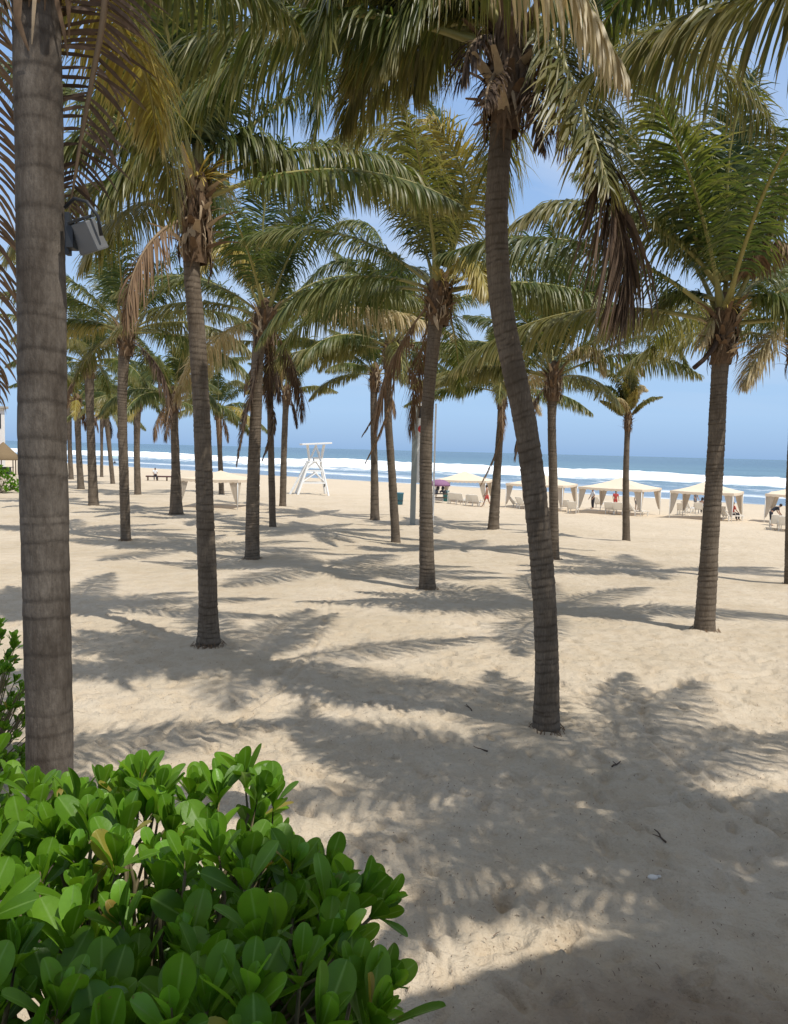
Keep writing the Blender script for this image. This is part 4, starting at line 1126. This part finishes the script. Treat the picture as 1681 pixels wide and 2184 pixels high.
# purple stall
p = ground(936, 1072)
t = empty('vendor_stall', p, R(20), 'low beach stall with purple patterned canopy beside the central trunk', 'stall')
MB().lathe([(.95, 1.45), (.92, 1.62), (.72, 1.82), (.4, 1.95), (.02, 2.0)], 18).build('canopy', M['purple'], t, smooth=True)
mb = MB()
for x, y in ((.6, .5), (-.6, .5), (.6, -.5), (-.6, -.5)): mb.bar((x, y, -.1), (x, y, 1.6), .025, None, 6)
mb.build('frame', M['white'], t)
MB().box((0, 0, .78), (1.4, 1.1, .05)).box((0, 0, .45), (1.3, 1.0, .04)).build('counter', M['wood'], t, bevel=.005)
mb = MB(); g = random.Random(4)
for k in range(9): mb.ball((g.uniform(-.55, .55), g.uniform(-.4, .4), .92+g.uniform(0, .1)), g.uniform(.08, .15), 1, .8, 1.2)
mb.build('goods', M['sh_grey'], t, smooth=True)
for k in (-.35, .1): MB().ball((k, -.55, 1.28), .15, 1, .5, 1.2).build('hanging_bag', M['dark'], t, smooth=True)

# daybed on the left
p = ground(345, 1026)
t = empty('daybed', p, R(8), 'long maroon padded bench on a dark frame, left background', 'daybed')
MB().box((0, 0, .52), (3.6, .8, .10)).build('mattress', M['maroon'], t, bevel=.03)
MB().box((0, 0, .44), (3.6, .72, .06)).build('frame', M['wood'], t)
for x in (-1.6, -.5, .6, 1.6):
    for y in (-.3, .3): MB().box((x, y, .2), (.08, .08, .46)).build('leg', M['wood'], t)
daybed = p

# hut, sign board and building at the left edge
p = ground(8, 1012)
t = empty('thatched_hut', p, 0, 'small thatched hut at the far left edge behind the near trunk', 'hut')
MB().lathe([(2.0, 1.75), (2.05, 1.85), (1.5, 2.5), (.8, 3.2), (.1, 3.9), (.02, 3.95)], 26).build('roof', M['thatch'], t, smooth=True)
for a_ in range(5): MB().bar((1.5*math.cos(a_*1.256), 1.5*math.sin(a_*1.256), -.1), (1.5*math.cos(a_*1.256), 1.5*math.sin(a_*1.256), 1.95), .07, .06, 8).build('post', M['wood'], t, smooth=True)
MB().box((0, 0, .85), (2.0, 1.2, .06)).box((0, 0, .42), (1.5, .8, .85)).build('counter', M['dark'], t, bevel=.01)
p = Vector((-58, 100, gz1(-58, 100)))
t = empty('beach_building', p, R(35), 'white building with dark window band and red board, far left edge', 'building')
MB().box((0, 0, 4.0), (12, 9, 8.4)).build('wall', M['building'], t, bevel=.03)
MB().box((0, 0, 8.35), (12.8, 9.8, .3)).build('roof', M['concrete'], t, bevel=.03)
for k in range(4): MB().box((-4.3+k*2.9, -4.52, 6.6), (2.3, .08, 1.9)).build('window', M['dark'], t)
MB().box((1.5, -4.6, 4.0), (7.5, .12, 1.6)).build('signboard', M['red'], t)

# ------------------------------------------------------------------ people
def skin_mesh(name, verts, edges, rads, m, parent, root=0, sub=2):
    me = bpy.data.meshes.new(name+'_cage'); me.from_pydata(verts, edges, [])
    o = bpy.data.objects.new(name, me); COL.objects.link(o)
    md = o.modifiers.new('skin', 'SKIN'); md.use_smooth_shade = True
    sv = me.skin_vertices[0].data
    for i, r in enumerate(rads):
        sv[i].radius = (r, r) if not isinstance(r, tuple) else r
        sv[i].use_root = (i == root)
    s2 = o.modifiers.new('sub', 'SUBSURF'); s2.levels = sub; s2.render_levels = sub
    dg = bpy.context.evaluated_depsgraph_get()
    ev = bpy.data.meshes.new_from_object(o.evaluated_get(dg))
    o.modifiers.clear(); o.data = ev; ev.name = name
    bpy.data.meshes.remove(me)
    ev.materials.clear(); ev.materials.append(m)
    ev.polygons.foreach_set('use_smooth', np.ones(len(ev.polygons), bool))
    o.parent = parent
    return o
def person(label, loc, facing, pose='stand', top='sh_white', bottom='sh_dark', height=1.7, hair='hair', longhair=False, seat=.4):
    """x = facing direction. Body one continuous skin, clothes and hair as children"""
    k = height/1.7
    t = empty('person', loc, facing, label, 'person')
    if pose in ('stand', 'step', 'bend'):
        st = {'stand': (.02, -.02), 'step': (.30, -.32), 'bend': (.05, -.05)}[pose]
        hip = .90; bx = .38 if pose == 'bend' else 0.03
        chest = (bx, 0, 1.34 if pose != 'bend' else 1.22); neck = (bx*1.35, 0, 1.47 if pose != 'bend' else 1.32); head = (bx*1.55+.02, 0, 1.585 if pose != 'bend' else 1.40)
        legs = []
        for s_, f in ((1, st[0]), (-1, st[1])):
            legs.append([(0, s_*.095, .88), (f*.45+.02, s_*.10, .48), (f-.03*(f < 0), s_*.105, .085), (f+.17, s_*.12, .03)])
        el = (.05, .26, 1.10); wr = (.20, .25, .88)
        if pose == 'bend': el = (.45, .24, .98); wr = (.62, .18, .78)
        pel = (0, 0, .94); sp = (bx*.4, 0, 1.14)
        dz = 0
    else:
        pel = (0, 0, seat+.11); sp = (-.05, 0, seat+.34); chest = (-.04, 0, seat+.55); neck = (-.02, 0, seat+.68); head = (.02, 0, seat+.80)
        legs = [[(.04, s_*.10, seat+.09), (.42, s_*.13, seat+.08), (.44, s_*.13, .09), (.60, s_*.14, .035)] for s_ in (1, -1)]
        el = (.10, .25, seat+.33); wr = (.32, .17, seat+.20)
    V = [pel, sp, chest, neck, head, (head[0], 0, head[2]+.09)]; E = [(0, 1), (1, 2), (2, 3), (3, 4), (4, 5)]
    Rr = [(.135, .105), (.125, .095), (.135, .10), .052, .088, .066]
    # nose / chin
    V += [(head[0]+.085, 0, head[2]-.02)]; E += [(4, 6)]; Rr += [.025]
    arms = []
    for s_ in (1, -1):
        b = len(V)
        sh = (chest[0], s_*.18, chest[2]+.06)
        e_ = (el[0], s_*el[1], el[2]); w_ = (wr[0], s_*wr[1], wr[2])
        d = Vector(w_)-Vector(e_); d.normalize()
        pm = Vector(w_)+d*.055
        V += [sh, e_, w_, tuple(pm)]; E += [(2, b), (b, b+1), (b+1, b+2), (b+2, b+3)]; Rr += [.055, .042, .030, .034]
        up = Vector((0, 0, 1)); sd = d.cross(up); sd = sd.normalized() if sd.length > .1 else Vector((0, 1, 0))
        for f, (off, ln) in enumerate(((-.027, .07), (-.009, .085), (.009, .08), (.027, .062))):
            q = pm+sd*off*1.3+d*.03; q2 = q+d*ln*.6+Vector((.008, 0, -.012))
            V += [tuple(q), tuple(q2)]; E += [(b+3, len(V)-2), (len(V)-2, len(V)-1)]; Rr += [.010, .008]
        q = Vector(w_)+d*.03+Vector((.035, 0, 0))+sd*.02*s_; q2 = q+d*.04+Vector((.015, 0, 0))
        V += [tuple(q), tuple(q2)]; E += [(b+2, len(V)-2), (len(V)-2, len(V)-1)]; Rr += [.012, .009]
        arms.append((sh, e_, w_))
    for lg_ in legs:
        b = len(V); V += lg_; E += [(0, b), (b, b+1), (b+1, b+2), (b+2, b+3)]; Rr += [.092, .058, .040, .036]
    sc3 = lambda P: [tuple(q*k for q in v) for v in P]
    scr = lambda P: [tuple(q*k for q in v) if isinstance(v, tuple) else v*k for v in P]
    skin_mesh('body', sc3(V), E, scr(Rr), M['skin'], t)
    if top:
        V2 = [sp, chest, (neck[0]*.7+chest[0]*.3, 0, neck[2]-.06), pel]; E2 = [(3, 0), (0, 1), (1, 2)]; R2 = [(.148, .118), (.158, .122), .075, (.152, .122)]
        for (sh, e_, w_) in arms:
            b = len(V2); mid = tuple((a_*.3+b_*.7) for a_, b_ in zip(sh, e_)); V2 += [sh, mid]; E2 += [(1, b), (b, b+1)]; R2 += [.075, .064]
        skin_mesh('shirt', sc3(V2), E2, scr(R2), M[top], t, 3)
    if bottom:
        V2 = [pel, (pel[0], 0, pel[2]+.07)]; E2 = [(0, 1)]; R2 = [(.152, .122), (.146, .112)]
        for lg_ in legs:
            b = len(V2); lo = lg_[2] if bottom in ('sh_dark',) else tuple(a_*.25+b_*.75 for a_, b_ in zip(lg_[0], lg_[1]))
            V2 += [lg_[0], lg_[1] if bottom == 'sh_dark' else lo]; E2 += [(0, b), (b, b+1)]; R2 += [.108, .082]
            if bottom == 'sh_dark': V2.append(lo); E2.append((b+1, b+2)); R2.append(.062)
        skin_mesh('trousers' if bottom == 'sh_dark' else 'shorts', sc3(V2), E2, scr(R2), M[bottom], t)
    h = Vector(head)*k
    mb = MB(); mb.ball((h.x-.018*k, 0, h.z+.045*k), .105*k, 1, .92, .95)
    if longhair: mb.ball((h.x-.06*k, 0, h.z-.08*k), .10*k, .6, .95, 1.7)
    mb.build('hair', M[hair], t, smooth=True)
    return t
def gp(px): return ground(*px)
person('bare-chested person in red shorts and dark cap walking left of the pale-footed palm', gp((1038, 1083)), R(160), 'step', None, 'sh_red', 1.72)
person('standing person in white shirt and dark trousers under the tent by the young palm', gp((1264, 1085)), R(200), 'stand', 'sh_white', 'sh_dark', 1.7)
person('person in red top standing behind the loungers left of the young palm', gp((1312, 1086)), R(-90), 'stand', 'sh_red', 'sh_red', 1.55)
person('dark-haired person in white shirt behind the raised lounger right of the young palm', gp((1358, 1089)), R(60), 'stand', 'sh_white', 'sh_grey', 1.5)
q = gp((1493, 1096)); person('dark-haired sitter in white on a lounger under the right-hand tent', (q.x+.25, q.y+.3, q.z), SEA+.1, 'sit', 'sh_white', 'sh_dark', 1.7, longhair=True)
person('head and shoulders of a person standing behind the right-hand tent loungers', gp((1482, 1086)), R(-60), 'stand', 'sh_grey', 'sh_grey', 1.6)
q = gp((1557, 1112)); person('long-haired person in red seated on the lounger right of the tall palm', (q.x+.2, q.y+.1, q.z), SEA-.6, 'sit', 'sh_red', 'sh_dark', 1.7, longhair=True)
person('person in black bending over a lounger at the right edge', gp((1643, 1122)), R(-10), 'bend', 'sh_dark', 'sh_dark', 1.65)
person('person in white shirt seated on the maroon bench in the left background', (daybed.x-.7, daybed.y-.25, daybed.z), R(-70), 'sit', 'sh_white', 'sh_dark', 1.72, seat=.57)
q = ground(243, 992)
person('distant person in dark clothes seated under the teal parasol near the water', (q.x+.3, q.y, q.z), R(40), 'sit', 'sh_dark', 'sh_dark', 1.7)
t = empty('parasol', q, 0, 'small distant teal parasol near the water on the left', 'parasol')
MB().lathe([(1.5, 2.0), (1.1, 2.3), (.5, 2.55), (.03, 2.62)], 10).build('canopy', simple('faded_teal_cloth', (.30, .42, .44), .8, .1), t)
MB().bar((0, 0, -.3), (0, 0, 2.6), .03, None, 8).build('pole', M['white'], t, smooth=True)
place_seat = MB().box((q.x+.25, q.y, q.z+.2), (.55, .55, .42)).box((q.x+.02, q.y, q.z+.6), (.08, .55, .5)).build('beach_chair', M['sh_dark'], None, bevel=.02)
tag(place_seat, 'dark beach chair under the small teal parasol', 'chair')

# ------------------------------------------------------------------ small things on the sand
def twig(px, ln, az, seed, label):
    p = ground(*px); g = random.Random(seed); mb = MB()
    q = [Vector((0, 0, .012))]
    a = az
    for k in range(5):
        a += g.uniform(-.4, .4); q.append(q[-1]+Vector((math.cos(a), math.sin(a), g.uniform(-.03, .09)))*ln/5)
    mb.tube(q, [.010, .010, .009, .008, .007, .004], 6)
    mb.tube([q[2], q[2]+Vector((math.cos(a+1), math.sin(a+1), .25))*ln*.3], [.007, .003], 5)
    o_ = mb.build('twig', M['twig'], None, p, smooth=True); tag(o_, label, 'twig', 'twigs on the sand')
twig((1006, 1522), .28, 1.9, 1, 'dark crooked twig left of the leaning palm foot')
twig((1305, 1642), .22, .5, 2, 'dark twig on shaded sand right of the leaning palm')
twig((1040, 1606), .26, 2.8, 3, 'thin twig on the sand below the crooked one')
twig((1420, 1800), .25, 2.0, 4, 'thin twig by the white pebble in the broad shade')
p = ground(1392, 1878)
o_ = MB().ball((0, 0, .012), .035, 1.3, 1, .6).ball((.06, .03, .008), .02, 1.2, 1, .6).build('pebble', M['pebble'], None, p, smooth=True)
tag(o_, 'white pebble lying on the shaded sand at right', 'pebble')
# leaf litter: nobody could count it
def litter():
    g = np.random.default_rng(3); V = []; Fc = []
    for i in range(3000):
        r = 4.4*math.exp(g.uniform(0, 1.75)); a = g.uniform(-.56, .56)
        x, y = r*math.sin(a), r*math.cos(a); z = gz1(x, y)+.016
        ln = g.uniform(.010, .032)*(2.4 if g.random() < .06 else 1); az = g.uniform(0, 6.28); w = g.uniform(.002, .005)
        d = np.array([math.cos(az), math.sin(az), g.uniform(-.1, .3)]); s_ = np.array([-math.sin(az), math.cos(az), 0])
        c = np.array([x, y, z]); b = len(V)
        V += [c-s_*w, c+s_*w, c+d*ln+s_*w*.6, c+d*ln-s_*w*.6, c+d*ln*.5+ZUP*.008+s_*w, c+d*ln*.5+ZUP*.008-s_*w]
        Fc += [(b, b+1, b+4, b+5), (b+5, b+4, b+2, b+3)]
    o_ = link_mesh('leaf_litter', np_mesh('leaf_litter', np.array(V), np.array(Fc)), M['litter']); o_['kind'] = 'stuff'
    tag(o_, 'scattered dry leaf bits and grit on the sand', 'leaf litter')
litter()

# ------------------------------------------------------------------ light
sun_dir = Vector((.40, -.34, 1)).normalized()           # towards the sun
elev = math.asin(sun_dir.z); azim = math.atan2(sun_dir.x, sun_dir.y)
sd = bpy.data.lights.new('sun', 'SUN'); sd.energy = 4.4; sd.angle = R(.53); sd.color = (1, .955, .87)
so = bpy.data.objects.new('sun', sd); COL.objects.link(so)
so.rotation_euler = sun_dir.to_track_quat('Z', 'Y').to_euler()
w = bpy.data.worlds.new('World'); sc.world = w; w.use_nodes = True
nt = w.node_tree; nt.nodes.clear()
wo = nt.nodes.new('ShaderNodeOutputWorld'); bg = nt.nodes.new('ShaderNodeBackground')
sky = nt.nodes.new('ShaderNodeTexSky'); sky.sky_type = 'NISHITA'; sky.sun_disc = False
sky.sun_elevation = elev; sky.sun_rotation = azim
sky.air_density = 1.0; sky.dust_density = .6; sky.ozone_density = 2.5; sky.altitude = 5
bg.inputs['Strength'].default_value = .12
# thin streaky cloud
tc = N(nt, 'ShaderNodeTexCoord').outputs['Generated']
sp = N(nt, 'ShaderNodeSeparateXYZ'); L(nt, tc, sp.inputs[0])
zz = math_(nt, 'MAXIMUM', math_(nt, 'ADD', sp.outputs[2], .12), .03)
cx = math_(nt, 'DIVIDE', sp.outputs[0], zz); cy = math_(nt, 'DIVIDE', sp.outputs[1], zz)
cb = N(nt, 'ShaderNodeCombineXYZ'); L(nt, cx, cb.inputs[0]); L(nt, cy, cb.inputs[1])
mp = N(nt, 'ShaderNodeMapping'); mp.inputs['Scale'].default_value = (.55, .9, 1); mp.inputs['Rotation'].default_value = (0, 0, .4); L(nt, cb.outputs[0], mp.inputs[0])
cn = noise(nt, 1.1, 7, .55, mp.outputs[0], .6)
cl_ = mrange(nt, cn, .42, .72, 0, .75)
cl_ = math_(nt, 'MULTIPLY', cl_, mrange(nt, sp.outputs[2], .03, .2, 0, 1))
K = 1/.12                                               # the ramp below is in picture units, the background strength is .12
hz = ramp(nt, math_(nt, 'MAXIMUM', sp.outputs[2], 0.), [(0, (.27*K, .49*K, .85*K)), (.05, (.38*K, .61*K, .96*K)), (.16, (.44*K, .64*K, .93*K)), (.30, (.36*K, .57*K, .93*K)), (.52, (.26*K, .47*K, .86*K)), (.72, (.60*K, .64*K, .72*K)), (1, (.74*K, .74*K, .76*K))])  # upper stops, out of view, whitened as added fill for the shaded sand
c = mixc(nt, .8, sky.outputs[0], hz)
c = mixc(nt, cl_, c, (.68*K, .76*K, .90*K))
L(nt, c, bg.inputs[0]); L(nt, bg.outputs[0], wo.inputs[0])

sc.view_settings.view_transform = 'Standard'; sc.view_settings.look = 'None'
sc.view_settings.exposure = 0.0; sc.view_settings.gamma = 1.0
sc.render.engine = 'CYCLES'
sc.cycles.max_bounces = 8; sc.cycles.diffuse_bounces = 4; sc.cycles.transmission_bounces = 4; sc.cycles.transparent_max_bounces = 8
sc.cycles.use_denoising = True
